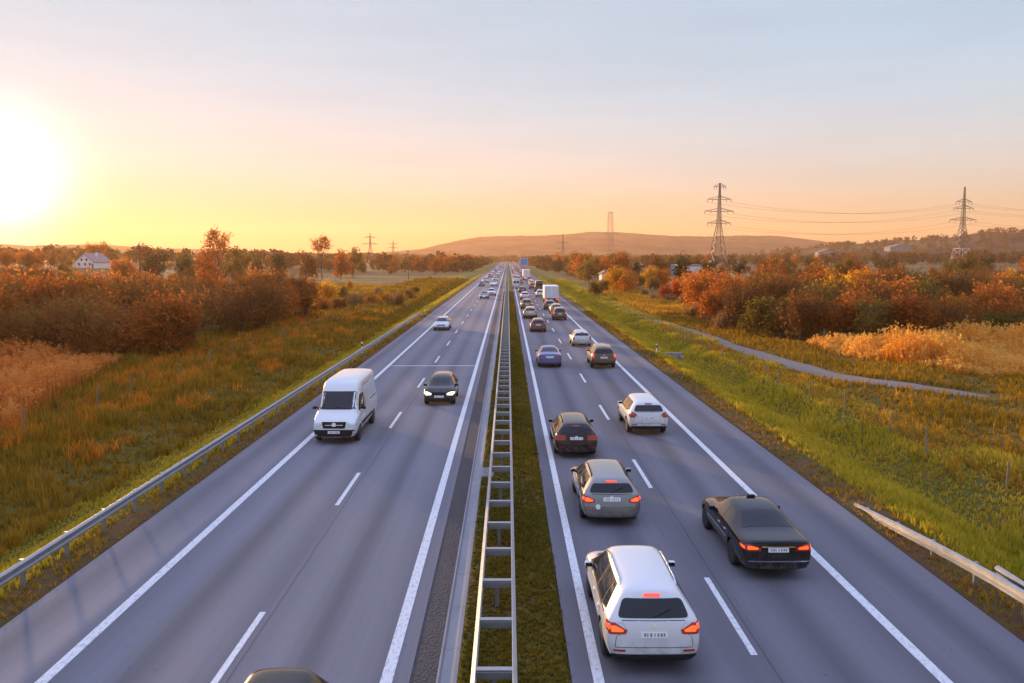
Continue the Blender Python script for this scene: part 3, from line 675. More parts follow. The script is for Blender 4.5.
# far woods, one mass
def far_woods():
    rng = np.random.RandomState(77); Vs = []; Fs = []; R = []; n0 = 0; spots = []
    for k in range(4200):
        y = 520 + rng.rand() ** 1.3 * 1500; side = rng.rand() < .55; x = (rng.uniform(30, .9 * y + 60) if side else -rng.uniform(34, .9 * y + 60))
        if math.sin(y * .016 + x * .004) + .6 * math.sin(y * .05 + 1 + x * .011) < (.25 if y < 1100 else -.3): continue
        spots.append((x, y, rng.uniform(7, 12)))
    for k in range(520): spots.append((rng.uniform(-420, 420), rng.uniform(1290, 1750), rng.uniform(8, 12)))
    for k in range(240): y = rng.uniform(480, 1300); spots.append(((1 if rng.rand() < .5 else -1) * (24 + rng.rand() ** 2 * 40), y, rng.uniform(6, 10)))
    for k in range(420):
        dd = rng.uniform(-.75, .2); px_ = rng.uniform(770, 1290); q = at(px_, interp(px_, HILL_R), 1500); zz = (q.z + 2) * math.cos(dd * math.pi / 2) ** 1.3
        spots.append((q.x, 1500 + dd * 420, -rng.uniform(8, 13), zz))
    for sp_ in spots:
        x, y, H = sp_[:3]; gz = ground_z(x, y)
        if len(sp_) > 3: H = -H; gz = sp_[3] - 4
        Rr = H * rng.uniform(.36, .56); n = 64
        d = rvec(rng, n); P = np.array([x, y, gz + H * .52]) + d * np.array([Rr, Rr, H * .5]) * rng.uniform(.5, 1.05, (n, 1)); P[:, 2] = np.maximum(P[:, 2], gz + .3)
        v, f = leaves(rng, P, 1.8 * H / 10); Vs.append(v); Fs.append(f + n0); n0 += len(v); R.append(np.clip(np.full(len(v), rng.rand() * .7) + np.repeat(rng.rand(n) * .3, 4), 0, 1))
    m = leafmat('far_leaves', [(0, (0.040, 0.032, 0.008)), (.35, (0.100, 0.049, 0.013)), (.7, (0.172, 0.072, 0.017)), (1, (0.277, 0.111, 0.020))], .3, .01)
    o = link('far_woods', np_mesh('far_woods', np.concatenate(Vs), np.concatenate(Fs), m, False, np.concatenate(R)))
    tag(o, 'distant autumn woods spread as one mass below the hills', 'woods', kind='stuff')
far_woods()
# ------------------------------------------------------------------ grass and reeds
def tufts(name, label, seed, pts, hfun, blades, width, lean, m, cat='grass', plume=None):
    rng = np.random.RandomState(seed); n = len(pts); P = np.repeat(np.array(pts), blades, 0); N = len(P)
    H = np.repeat(np.array(hfun), blades) * rng.uniform(.55, 1.15, N)
    P[:, :2] += rng.normal(size=(N, 2)) * (H * .16)[:, None]
    a = rng.uniform(0, 6.28, N); ln = rng.uniform(.1, 1., N) * lean * H; side = np.stack([np.cos(a + 1.57), np.sin(a + 1.57), np.zeros(N)], 1)
    wv = rng.uniform(.6, 1.3, N) * (width if np.isscalar(width) else np.repeat(width, blades))
    d = np.stack([np.cos(a) * ln, np.sin(a) * ln, H], 1); mid = P + d * np.array([.35, .35, .62]); tip = P + d
    s = side * wv[:, None] * .5
    V = np.stack([P - s, P + s, mid + s * .8, mid - s * .8, tip + s * .12, tip - s * .12], 1).reshape(-1, 3)
    i = np.arange(N)[:, None] * 6; F = np.concatenate([i + np.array([[0, 1, 2, 3]]), i + np.array([[3, 2, 4, 5]])])
    tr = np.repeat(np.repeat(rng.rand(n), blades) * .6 + rng.rand(N) * .4, 6)
    if plume:
        sel = rng.rand(N) < plume; T = tip[sel]; K = 5; T = np.repeat(T, K, 0) + rng.normal(size=(len(T) * K, 3)) * np.array([.06, .06, .13]) - np.array([0, 0, .10])
        v2, f2 = leaves(rng, T, .11, 2.2); F = np.concatenate([F, f2 + len(V)]); V = np.concatenate([V, v2]); tr = np.concatenate([tr, np.clip(.75 + rng.rand(len(v2)) * .4, 0, 1)])
    o = link(name, np_mesh(name, V, F, m, False, tr)); tag(o, label, cat, kind='stuff')
def grid_pts(seed, n, xr, yr, ok=lambda x, y: True, ypow=1.0):
    rng = np.random.RandomState(seed); x = rng.uniform(xr[0], xr[1], n); y = yr[0] + (yr[1] - yr[0]) * rng.rand(n) ** ypow
    return [(a, b_, ground_z(a, b_) - .02) for a, b_ in zip(x, y) if ok(a, b_)]
def pn(x, y, s=1.): return .5 + .25 * (math.sin(x * .9 * s + 1.3 * math.sin(y * .37 * s)) + math.sin(y * .61 * s + 1.7 * math.sin(x * .53 * s)))
M_GRASS = leafmat('verge_grass', [(0, (0.133, 0.135, 0.008)), (.4, (0.321, 0.279, 0.018)), (.7, (0.553, 0.381, 0.034)), (1, (0.780, 0.491, 0.066))], .5, .16)
M_DRYGRASS = leafmat('dry_grass', [(0, (0.110, 0.081, 0.008)), (.35, (0.283, 0.165, 0.016)), (.7, (0.541, 0.274, 0.028)), (1, (0.721, 0.416, 0.067))], .5, .12)
M_REED = leafmat('reed', [(0, (0.395, 0.118, 0.024)), (.4, (0.728, 0.257, 0.053)), (.8, (0.780, 0.444, 0.116)), (1, (0.780, 0.640, 0.232))], .5, .12)
M_REEDGOLD = leafmat('golden_reed', [(0, (0.387, 0.111, 0.009)), (.35, (0.678, 0.220, 0.020)), (.7, (0.800, 0.351, 0.040)), (1, (0.800, 0.482, 0.119))], .5, .12)
M_SHORT = leafmat('median_turf', [(0, (0.075, 0.070, 0.009)), (.45, (0.178, 0.134, 0.017)), (.8, (0.287, 0.187, 0.027)), (1, (0.382, 0.227, 0.047))], .4, .5)
def yw(P, a, b): return np.array([a + b * p[1] for p in P])
P = grid_pts(1, 62000, (12.3, 22.5), (8, 330), ypow=2.4); tufts('verge_grass', 'green and yellowing grass on the slope between hard shoulder and footpath', 1, P, [.15 + .38 * pn(x, y, 1.6) * pn(x, y, .6) * (1.5 if x > 17 else 1) for x, y, z in P], 4, yw(P, .02, .0009), .6, M_GRASS)
P = grid_pts(2, 34000, (-16.8, -12.2), (8, 330), ypow=2.3); tufts('verge_grass', 'green grass on the slope behind the long guard rail', 2, P, [.10 + .32 * pn(x, y, 1.5) * pn(x, y, .6) for x, y, z in P], 4, yw(P, .02, .0009), .6, M_GRASS)
P = grid_pts(3, 70000, (-36, -16.2), (16, 330), lambda x, y: -x < 27 + max(0, min(y, 72) - 42) * .29, ypow=2.1); tufts('dry_grass', 'tall golden-brown grass between the green slope and the reeds', 3, P, [(.20 + .75 * pn(x, y, .8) * pn(x + 3, y * 1.3, 2.1) + (.5 if pn(x * 1.7, y * 1.3, 1.9) > .86 else 0)) * (1.25 if x < -20 else .8) for x, y, z in P], 4, yw(P, .022, .0008), .6, M_DRYGRASS)
P = grid_pts(4, 44000, (20, 62), (28, 140), lambda x, y: y < interp(x, [(27, 140), (31, 80), (46, 64), (62, 62)]) and x < y * .7 + 3 and all((x - q.x) ** 2 + (y - q.y) ** 2 > 1.9 for q in PATH), 1.5); tufts('dry_grass', 'yellow rough grass around the footpath', 4, P, [.2 + .35 * pn(x, y, .8) for x, y, z in P], 4, yw(P, .02, .0008), .6, M_DRYGRASS)
P = grid_pts(5, 42000, (-.96, 1.22), (9, 190), ypow=2.0); tufts('median_turf', 'short worn grass of the median under the ladder-like barrier', 5, P, [.05 + .08 * pn(x * 2, y) for x, y, z in P], 5, yw(P, .008, .0011), 1.1, M_SHORT)
P = grid_pts(6, 2600, (11.2, 12.4), (8, 120), ypow=1.5) + grid_pts(7, 2600, (-12.4, -11.4), (8, 120), ypow=1.5); tufts('edge_weeds', 'thin reddish weeds along the asphalt edges', 6, P, [.08 + .16 * pn(x * 3, y * 2) for x, y, z in P], 4, yw(P, .015, .0007), .9, M_DRYGRASS)
P = grid_pts(21, 9000, (-31, -18.5), (18, 130), lambda x, y: pn(x, y, 1.1) > (.30 if x < -21.5 else .62) and -x < 28 + max(0, y - 42) * .1, 1.4); tufts('dry_weeds', 'coarse golden weeds standing in the grass along the fence before the reeds', 21, P, [.3 + .6 * pn(x, y, 2.3) for x, y, z in P], 6, yw(P, .022, .0006), .7, M_REEDGOLD, 'weeds')
P = grid_pts(22, 1100, (18.5, 34), (26, 110), lambda x, y: pn(x, y, 1.1) > .45 and all((x - q.x) ** 2 + (y - q.y) ** 2 > 2.5 for q in PATH[::3]), 1.4); tufts('dry_weeds', 'brownish weed clumps scattered around the low wire fence', 22, P, [.2 + .55 * pn(x, y, 2.3) for x, y, z in P], 7, yw(P, .022, .0006), .8, M_DRYGRASS, 'weeds')
P = grid_pts(8, 15000, (-58, -26.5), (36, 76), lambda x, y: y < 70 + (-x - 34) * .15 and -x > 26.5 + (y - 42) * .27 and -x < y * .72 + 4); tufts('reeds', 'bed of dry reddish reeds in front of the thicket', 8, P, [.7 + 1.9 * pn(x, y, .45) * pn(x + 9, y, 1.6) ** .5 for x, y, z in P], 4, .045, .34, M_REED, 'reeds', .28)
P = grid_pts(9, 13000, (31, 62), (58, 84), lambda x, y: interp(x, [(31, 74), (36, 63), (46, 58), (62, 57)]) < y < interp(x, [(31, 81), (38, 80), (62, 82)]) + 1.5 * pn(x, 0, 2)); tufts('reeds', 'bright golden reed bed in front of the thicket behind the footpath', 9, P, [(.5 + 2.5 * pn(x, y, .45) * pn(x + 5, y, 1.7) ** .6) * (.35 + .65 * smooth(0, 3.5, y - interp(x, [(31, 74), (36, 63), (46, 58), (62, 57)]))) * (.5 + .5 * smooth(31, 35, x)) for x, y, z in P], 4, .045, .42, M_REEDGOLD, 'reeds', .35)
P = grid_pts(10, 9000, (-60, -18), (125, 260), lambda x, y: x < -18 - (y - 125) * .02) + grid_pts(11, 6000, (23, 34), (125, 230)); tufts('dry_grass', 'golden meadow grass on the rough ground farther along the road', 10, P, [.5 + .5 * pn(x, y, .4) for x, y, z in P], 4, .14, .5, M_DRYGRASS)

# ================================================================== pylons, poles, houses, sign
M_STEELG = mat('pylon_steel', (.20, .17, .15), .6, .4, .2)
M_STEELW = mat('pale_pylon_base', (.62, .60, .58), .6, .1, .15)
def pylon(D, px, ptop, label, arms, base_w, rw=.13, white=0, g=None, up=.22, waist=.55):
    q = at(px, ptop, D); gz = ground_z(q.x, D); H = q.z - gz; s = H / 50
    r = empty('lattice_pylon', (q.x, D, gz), .12, label, 'pylon', 'lattice pylons across the valley')
    b = MB(); wb = MB(); rr = rw * 1.35 * D / 450
    def half(z):
        t_ = z / H; return base_w * (1 - t_ / waist) + base_w * up * (t_ / waist) if t_ < waist else base_w * up * (1 - (t_ - waist) / (1 - waist) * (.8 if up < .4 else .25))
    lv = []; z = 0.
    while z < H * .99: lv.append(z); z += max(half(z) * 1.5, H * .035)
    lv.append(H)
    for z0, z1 in zip(lv, lv[1:]):
        a, c = half(z0), half(z1); tgt = wb if z0 < white * H else b
        for sx, sy in ((1, 1), (1, -1), (-1, -1), (-1, 1)):
            tgt.bar((sx * a, sy * a, z0), (sx * c, sy * c, z1), rr, n=4, cap=False)
        cs = [(1, 1), (1, -1), (-1, -1), (-1, 1)]
        for (s0, t0), (s1, t1) in zip(cs, cs[1:] + cs[:1]):
            tgt.bar((s0 * a, t0 * a, z0), (s1 * c, t1 * c, z1), rr * .6, n=3, cap=False); tgt.bar((s1 * a, t1 * a, z0), (s0 * c, t0 * c, z1), rr * .6, n=3, cap=False)
            tgt.bar((s0 * c, t0 * c, z1), (s1 * c, t1 * c, z1), rr * .6, n=3, cap=False)
    b.build('tower', M_STEELG, r)
    if white: wb.build('tower_base', M_STEELW, r)
    for zf, wd in arms:
        z = zf * H; h = half(z); a = MB(); ins = MB()
        for sx in (-1, 1):
            for sy in (-1, 1):
                a.bar((sx * h, sy * h, z), (sx * wd, 0, z + .2), rr * .8, n=4); a.bar((sx * h, sy * h, z + H * .035), (sx * wd, 0, z + .2), rr * .7, n=4)
            for k in range(1, 4):
                t_ = k / 4; xx = sx * (h + (wd - h) * t_); a.bar((xx, h * (1 - t_), z), (xx, -h * (1 - t_), z + H * .03 * (1 - t_)), rr * .5, n=3)
            ins.bar((sx * wd, 0, z + .1), (sx * wd, 0, z - H * .028), rr * .9, n=5); ins.bar((sx * wd * .6, 0, z + .1), (sx * wd * .6, 0, z - H * .028), rr * .8, n=5)
        c = a.build('cross_arm', M_STEELG, r); ins.build('insulator', M_STEELG, c)
    return Vector((q.x, D, gz)), H
p1, h1 = pylon(430, 720, 183, 'tallest four-armed lattice pylon standing behind the red trees', [(.96, 3.2), (.82, 6.5), (.69, 8.0), (.56, 6.5)], 4.6)
p4, h4 = pylon(520, 965, 187, 'lattice pylon with a white painted base near the wooded hillside', [(.82, 5.5), (.74, 6.8), (.60, 9.2)], 5.0, .12, .17)
p2, h2 = pylon(820, 610.5, 212, 'slim twin-stemmed lattice pylon in front of the long hill', [(.60, 8)], 5.2, .055, waist=.35, up=.55)
p3, h3 = pylon(1300, 563, 234, 'small distant pylon just above the woods past the blue sign', [(.7, 9), (.5, 11)], 5.5, .10)
p5, h5 = pylon(1000, 370, 233, 'distant pylon on the skyline past the tufted tree', [(.85, 7), (.62, 9)], 4.5, .10)
p6, h6 = pylon(1450, 393, 240, 'tiny far pylon beside the end of the long hill', [(.8, 8), (.6, 9)], 4.5, .09)
def cable(a, c, sag, r, label):
    pts = [a.lerp(c, i / 24) - Vector((0, 0, sag * 4 * (i / 24) * (1 - i / 24))) for i in range(25)]
    b = MB(); b.tube([p - a for p in pts], r, 4); tag(b.build('power_cable', M_BLACKP, None, loc=a), label, 'cable', 'power cables between the pylons')
for zf, wd, z4, w4 in ((.82, 6.5, .82, 5.5), (.69, 8.0, .74, 6.8), (.56, 6.5, .60, 9.2)):
    for s in (-1, 1):
        cable(p1 + Vector((s * wd, 0, zf * h1 - h1 * .028)), p4 + Vector((s * w4, 0, z4 * h4 - h4 * .028)), 6, .045, 'thin power cable strung from the tallest pylon to the white-based one')
        d = p4 + Vector((s * w4, 0, z4 * h4 - h4 * .028)); cable(d, d + Vector((230, 60, 4)), 6, .045, 'thin power cable running on from the white-based pylon out of view')
# utility poles
M_POLE = mat('pole_timber', (.12, .075, .05), .9, 0, .3, 5, .3)
def pole(px, ptop, D, label, arm=1.0):
    q = at(px, ptop, D); g = ground_z(q.x, D); H = q.z - g
    r = empty('utility_pole', (q.x, D, g), .3, label, 'utility pole')
    b = MB(); b.bar((0, 0, -.5), (0, 0, H), .19, .12, 8); b.build('pole', M_POLE, r, 40)
    b = MB(); b.box(-arm, arm, -.06, .06, H - .6, H - .45); c = b.build('cross_arm', M_POLE, r)
    for x in (-arm * .85, 0, arm * .85):
        b = MB(); b.lathe([(0, .03), (.05, .07), (.14, .09), (.2, .04)], 8, 'Z', (x, 0, H - .45)); b.build('insulator', M_WHITE, c, 40)
pole(139, 244, 165, 'dark timber utility pole rising over the thicket near the gabled house', .9)
pole(408, 250, 330, 'short dark utility pole out in the golden fields')
pole(942, 233, 420, 'thin pole on the slope beside the white-based pylon', .6)
# houses
M_WALLW = mat('white_render', (.72, .68, .64), .85, 0, .08, 1.)
M_WALLG = mat('grey_render', (.24, .21, .19), .85, 0, .1, 1.)
M_ROOF = mat('grey_roof_tiles', (.22, .17, .16), .8, 0, .2, 3.)
M_GLASS = mat('window_glass', (.03, .035, .045), .08, 0, .1, 2.)
M_BLUEP = mat('blue_cladding', (.05, .20, .50), .5, 0, .1, .5)
def house(px, pb, D, w, d, hw, hr, label, rz=0., cat='house', wall=None, roof=None, wins=((-.28, .3), (.05, .3), (.3, .3), (-.12, .78), (.14, .78)), gable_front=True, zg=None):
    q = at(px, pb, D); g = ground_z(q.x, D) if zg is None else zg
    r = empty('house', (q.x, D, g), rz, label, cat); wall = wall or M_WALLW; roof = roof or M_ROOF
    b = MB(); prof = [(-w / 2, -1.), (w / 2, -1.), (w / 2, hw), (0, hw + hr), (-w / 2, hw)]
    b.sweep(prof, -d / 2, d / 2); wl = b.build('wall', wall, r)
    b = MB(); o = .45; k = hr / (w / 2)
    for s in (-1, 1):
        e = [(0, hw + hr + .03), (s * (w / 2 + o), hw - o * k + .03), (s * (w / 2 + o), hw - o * k + .25), (0, hw + hr + .28)]
        b.sweep(e if s > 0 else e[::-1], -d / 2 - o, d / 2 + o)
    rf = b.build('roof', roof, r)
    b = MB(); b.box(w * .18, w * .18 + .6, -.3, .3, hw + hr * .4, hw + hr + .7); b.build('chimney', wall, rf)
    for fx, fz in wins:
        z = fz * (hw + hr * .35) ; x = fx * w
        b = MB(); b.box(x - .6, x + .6, -d / 2 - .05, -d / 2 - .003, z - .1, z + 1.2); f = b.build('window', M_WALLW, r)
        b = MB(); b.box(x - .5, x + .5, -d / 2 - .07, -d / 2 - .053, z, z + 1.1); b.build('pane', M_GLASS, f)
    b = MB(); b.box(w * .40, w * .40 + .9, -d / 2 - .04, -d / 2 - .003, -.2, 2.0); b.build('door', M_POLE, r)
    return r
house(93, 264, 380, 10.5, 11, 2.9, 3.8, 'white gabled house with a grey roof among the sunlit trees', -.25)
house(606, 270, 300, 4.2, 5, 2.9, 1.2, 'small white hut beside the yellow trees near the footpath end', .1, 'hut', wins=((-.2, .3),))
house(898, 252, 900, 26, 12, 3.5, 3, 'long pale farm building on the slope behind the woods', .1, zg=15.5, wins=tuple((-.4 + .11 * k, .3) for k in range(7)), wall=M_WALLG)
house(826, 253, 1050, 24, 14, 5, 4, 'pale distant building at the foot of the long hill', -.1, zg=9., wins=tuple((-.35 + .12 * k, .3) for k in range(6)), wall=M_WALLG)
def shed():
    D = 330; q = at(688, 272, D); g = ground_z(q.x, D); r = empty('warehouse', (q.x, D, g), .0, 'low pale warehouse with a blue end bay behind the red trees', 'warehouse')
    w = 11.5; d = 14; h = at(688, 265.5, D).z - g
    b = MB(); b.box(-w / 2 + 3.5, w / 2, -d / 2, d / 2, -.5, h); b.build('wall', M_WALLW, r)
    b = MB(); b.box(-w / 2, -w / 2 + 3.497, -d / 2 - .2, d / 2, -.5, h + .4); b.build('blue_bay', M_BLUEP, r)
    b = MB(); b.box(-w / 2 + 3.5, w / 2 + .3, -d / 2 - .3, d / 2 + .3, h + .003, h + .35); b.build('roof', M_ROOF, r)
    for k in range(3):
        b = MB(); b.box(-w / 2 + 4.2 + k * 2.4, -w / 2 + 5.9 + k * 2.4, -d / 2 - .04, -d / 2 - .003, 0, h * .65); f = b.build('door', M_STEELW, r)
shed()
# blue direction sign on posts over the verge
def road_sign():
    D = 470; q0 = at(520, 265.5, D); q1 = at(528, 258.0, D); g = ground_z(13, D); w = q1.x - q0.x; cx = (q0.x + q1.x) / 2
    r = empty('direction_sign', (cx, D, g), 0, 'large blue motorway direction sign on posts near the vanishing point', 'road sign')
    z0, z1 = q0.z - g, q1.z - g
    b = MB(); b.box(-w / 2, w / 2, -.05, .05, z0, z1); pn_ = b.build('panel', M_BLUEP, r, bevel=.03)
    b = MB(); e = .12
    b.box(-w / 2 + e, w / 2 - e, -.06, -.053, z0 + e, z0 + 2 * e); b.box(-w / 2 + e, w / 2 - e, -.06, -.053, z1 - 2 * e, z1 - e)
    b.box(-w / 2 + e, -w / 2 + 2 * e, -.06, -.053, z0 + 2 * e + .002, z1 - 2 * e - .002); b.box(w / 2 - 2 * e, w / 2 - e, -.06, -.053, z0 + 2 * e + .002, z1 - 2 * e - .002)
    b.build('border', M_WHITE, pn_)
    for s in (-1, 1):
        b = MB(); b.bar((s * w * .3, .14, -1), (s * w * .3, .14, z1 - .1), .09, n=8); b.build('post', M_ZINC_DULL, r, 40)
road_sign()
# ================================================================== vehicles
M_CARGLASS = mat('car_glass', (.010, .013, .016), .05, 0, .3, 2., Specular_IOR_Level=.32)
M_SIDEGLASS = mat('side_glass', (.020, .020, .022), .05, 0, .2, 2., Specular_IOR_Level=.5)
M_TYRE = mat('tyre_rubber', (.018, .018, .019), .85, 0, .25, 10.)
M_RIM = mat('alloy_rim', (.45, .45, .47), .3, .9, .1)
M_TRIM = mat('black_trim', (.016, .016, .018), .75, 0, .25, 8., Specular_IOR_Level=.15)
M_CHROME = mat('chrome_trim', (.62, .62, .63), .15, 1., .05)
M_PLATE = mat('plate_white', (.72, .72, .70), .45, 0, .05)
M_INK = mat('plate_ink', (.20, .20, .21), .5, 0, .1)
M_TAIL = mat('tail_lamp_red', (.32, .016, .010), .15, 0, .2, 30., Coat_Weight=.6)
M_TAIL_ON = glow('tail_lamp_lit', (1.0, .075, .012), 1.0, (.5, .03, .01))
M_BRAKE_ON = glow('brake_lamp_lit', (1.0, .05, .012), .8, (.5, .02, .01))
M_LAMP = mat('clear_lamp', (.55, .56, .58), .08, .6, .1, 30.)
M_LAMP_ON = glow('head_lamp_lit', (1.0, .78, .42), 1.3, (.8, .8, .7))
M_AMBER = mat('amber_lamp', (.6, .22, .02), .15, 0, .1)
P_WHITE = paint('white_paint', (.60, .595, .585)); P_BLACK = paint('black_paint', (.006, .006, .008), 0, .10, .35, .25); P_GREY = paint('warm_grey_metallic', (.20, .185, .175), .5, .28)
P_MAROON = paint('dark_maroon_paint', (.018, .005, .006), 0, .12, .4, .3); P_BRONZE = paint('dark_bronze_metallic', (.085, .050, .025), .5, .3); P_BLUE = paint('deep_blue_metallic', (.045, .065, .24), .4, .28)
P_SILVER = paint('silver_metallic', (.46, .46, .47), .7, .3); P_RED = paint('red_paint', (.28, .02, .015)); P_DGREY = paint('charcoal_metallic', (.04, .042, .048), .4, .3)
P_DRED = paint('dark_red_paint', (.10, .014, .014)); P_OLIVE = paint('olive_metallic', (.11, .105, .06), .5, .3); P_BEIGE = paint('champagne_metallic', (.40, .33, .23), .6, .32); P_LBLUE = paint('pale_blue_metallic', (.28, .34, .44), .6, .3)

def subsurf_mesh(bm, lv):
    me = bpy.data.meshes.new('tmp'); bm.to_mesh(me); o = bpy.data.objects.new('tmp', me); col.objects.link(o)
    m = o.modifiers.new('s', 'SUBSURF'); m.levels = lv; m.render_levels = lv
    dg = bpy.context.evaluated_depsgraph_get(); dg.update()
    r = bpy.data.meshes.new_from_object(o.evaluated_get(dg)); bpy.data.objects.remove(o); bpy.data.meshes.remove(me); return r
def boolean(me, cutters):
    o = bpy.data.objects.new('tmp', me); col.objects.link(o); cs = []
    for c in cutters:
        co = bpy.data.objects.new('cut', c); col.objects.link(co); cs.append(co)
        m = o.modifiers.new('b', 'BOOLEAN'); m.operation = 'DIFFERENCE'; m.object = co; m.solver = 'EXACT'
    dg = bpy.context.evaluated_depsgraph_get(); dg.update()
    r = bpy.data.meshes.new_from_object(o.evaluated_get(dg))
    for q in cs + [o]: bpy.data.objects.remove(q)
    return r
def body_mesh(S, L, W, H, lv=2):
    """S: stations rear->front: dict(yl, yb, yt, zt, zb, wl, wm, wb, wt, k, zs)"""
    bm = bmesh.new(); rows = []
    for s in S:
        yl, yb, yt, zt, zb, k = s['yl'], s['yb'], s['yt'], s['zt'], s['zb'], s['k']; f = s.get('f', 1.) * W / 2; zs = s.get('zs', .24)
        wl, wm, wb, wt = (q * f for q in s.get('w', (.90, 1.0, .955, .625)))
        wt = s.get('wt', wt / f) * f
        zm = s.get('zm', zs + .30)
        Y = lambda z: yb + (yt - yb) * max(0, min(1, (z - zb) / max(.02, zt - zb)))
        pts = [(wl * .86, yl, zs), (wl, yl, zs + .07), (wm, yl + (yb - yl) * .15, zm), (wm * .992, yl + (yb - yl) * .7, zb - .12), (wb, yb, zb)]
        if k == 'h':
            pts += [(wb * .90, yb + (yt - yb) * .3, zb + (zt - zb) * .55), (wb * .74, yb + (yt - yb) * .7, zt - .014), (wb * .42, yt, zt - .003), (0, yt, zt)]
        else:
            pts += [(wb - .025, Y(zb + .05), zb + .05), (wt, Y(zt - .10), zt - .10), (wt - .13, Y(zt - .018), zt - .018), (0, yt, zt)]
        rows.append(([bm.verts.new((-x, y - L / 2, z)) for x, y, z in pts], [bm.verts.new((x, y - L / 2, z)) for x, y, z in pts[:-1]]))
    n = 9
    def lr(r): a, b = r; return a, b + [a[8]]
    for r0, r1 in zip(rows, rows[1:]):
        a0, b0 = lr(r0); a1, b1 = lr(r1)
        for i in range(n - 1):
            bm.faces.new((a0[i], a0[i + 1], a1[i + 1], a1[i])); bm.faces.new((b0[i + 1], b0[i], b1[i], b1[i + 1]))
        bm.faces.new((b0[0], a0[0], a1[0], b1[0]))
    for r, flip in ((rows[0], False), (rows[-1], True)):
        a, b = lr(r)
        for i in range(n - 2):
            f = (a[i], b[i], b[i + 1], a[i + 1]); bm.faces.new(f[::-1] if flip else f)
        f = (a[7], b[7], a[8]); bm.faces.new(f[::-1] if flip else f)
    bmesh.ops.recalc_face_normals(bm, faces=bm.faces)
    me = subsurf_mesh(bm, lv); bm.free()
    co = np.empty(len(me.vertices) * 3, np.float32); me.vertices.foreach_get('co', co); co = co.reshape(-1, 3)
    for i, t_ in ((0, W), (1, L)): co[:, i] *= t_ / (co[:, i].max() - co[:, i].min())
    co[:, 1] -= (co[:, 1].max() + co[:, 1].min()) / 2; z0 = co[:, 2].min(); co[:, 2] = z0 + (co[:, 2] - z0) * (H - z0) / (co[:, 2].max() - z0)
    me.vertices.foreach_set('co', co.ravel()); me.update(); return me
AX = {'rear': (Vector((0, 1, 0)), lambda a, b: (a, -20, b)), 'front': (Vector((0, -1, 0)), lambda a, b: (a, 20, b)),
      'left': (Vector((1, 0, 0)), lambda a, b: (-20, a, b)), 'right': (Vector((-1, 0, 0)), lambda a, b: (20, a, b)), 'top': (Vector((0, 0, -1)), lambda a, b: (a, b, 20))}
def rounded(poly, r, n=3):
    out = []; N = len(poly)
    for i in range(N):
        p = Vector(poly[i]); a = Vector(poly[i - 1]) - p; b = Vector(poly[(i + 1) % N]) - p
        q = min(r, a.length * .45, b.length * .45); s, e = p + a.normalized() * q, p + b.normalized() * q
        for k in range(n + 1):
            t_ = k / n; out.append((1 - t_) ** 2 * s + 2 * t_ * (1 - t_) * p + t_ * t_ * e)
    return [tuple(v) for v in out]
def panel_geo(bvh, side, poly, off=.006, r=.05, step=.11, depth=.02):
    """a shaped panel laid on the body: polygon in the side's plane, projected, with thickness"""
    d, org = AX[side]; bm = bmesh.new(); pl = rounded(poly, r) if r else poly
    try: bm.faces.new([bm.verts.new((a, b, 0)) for a, b in pl])
    except ValueError: return [], []
    for ax in (0, 1):
        lo = min(p[ax] for p in pl); hi = max(p[ax] for p in pl); q = lo + step
        while q < hi - .01:
            no = Vector((1, 0, 0)) if ax == 0 else Vector((0, 1, 0)); bmesh.ops.bisect_plane(bm, geom=bm.verts[:] + bm.edges[:] + bm.faces[:], plane_co=no * q, plane_no=no); q += step
    bmesh.ops.triangulate(bm, faces=[f for f in bm.faces if len(f.verts) > 4])
    bm.verts.ensure_lookup_table(); hit = {}
    for v in bm.verts:
        h = bvh.ray_cast(Vector(org(v.co.x, v.co.y)), d)
        if h[0] is not None: hit[v.index] = (h[0] - d * off, h[0] + d * depth)
    vs = []; mp = {}
    for i, (o, n_) in hit.items(): mp[i] = len(vs); vs += [o, n_]
    fs = []
    for f in bm.faces:
        if all(v.index in hit for v in f.verts):
            ids = [mp[v.index] for v in f.verts]; fs.append(tuple(ids)); fs.append(tuple(i + 1 for i in reversed(ids)))
    for e in bm.edges:
        if len(e.link_faces) == 1 and all(v.index in hit for v in e.verts):
            a, b = mp[e.verts[0].index], mp[e.verts[1].index]; fs.append((a, b, b + 1, a + 1))
    bm.free(); return vs, fs
def wheel_meshes(r, w):
    b = MB(); b.lathe([(-w / 2, r * .66), (-w / 2, r * .86), (-w * .42, r * .96), (-w * .28, r), (w * .28, r), (w * .42, r * .96), (w / 2, r * .86), (w / 2, r * .66)], 28)
    ty = b.mesh('wheel', M_TYRE, 40)
    b = MB(); b.lathe([(-w * .40, r * .64), (-w * .44, r * .67), (w * .44, r * .67), (w * .38, r * .60), (w * .16, r * .58), (w * .14, .02)], 28)
    for k in range(5):
        a = 2 * math.pi * k / 5
        for s in (-.16, .16): b.bar((w * .34, r * .13 * math.cos(a), r * .13 * math.sin(a)), (w * .32, r * .6 * math.cos(a + s), r * .6 * math.sin(a + s)), .026, .022)
    b.lathe([(w * .18, r * .14), (w * .36, r * .16), (w * .40, r * .10)], 12)
    return ty, b.mesh('rim', M_RIM, 35)
MERGE = {}
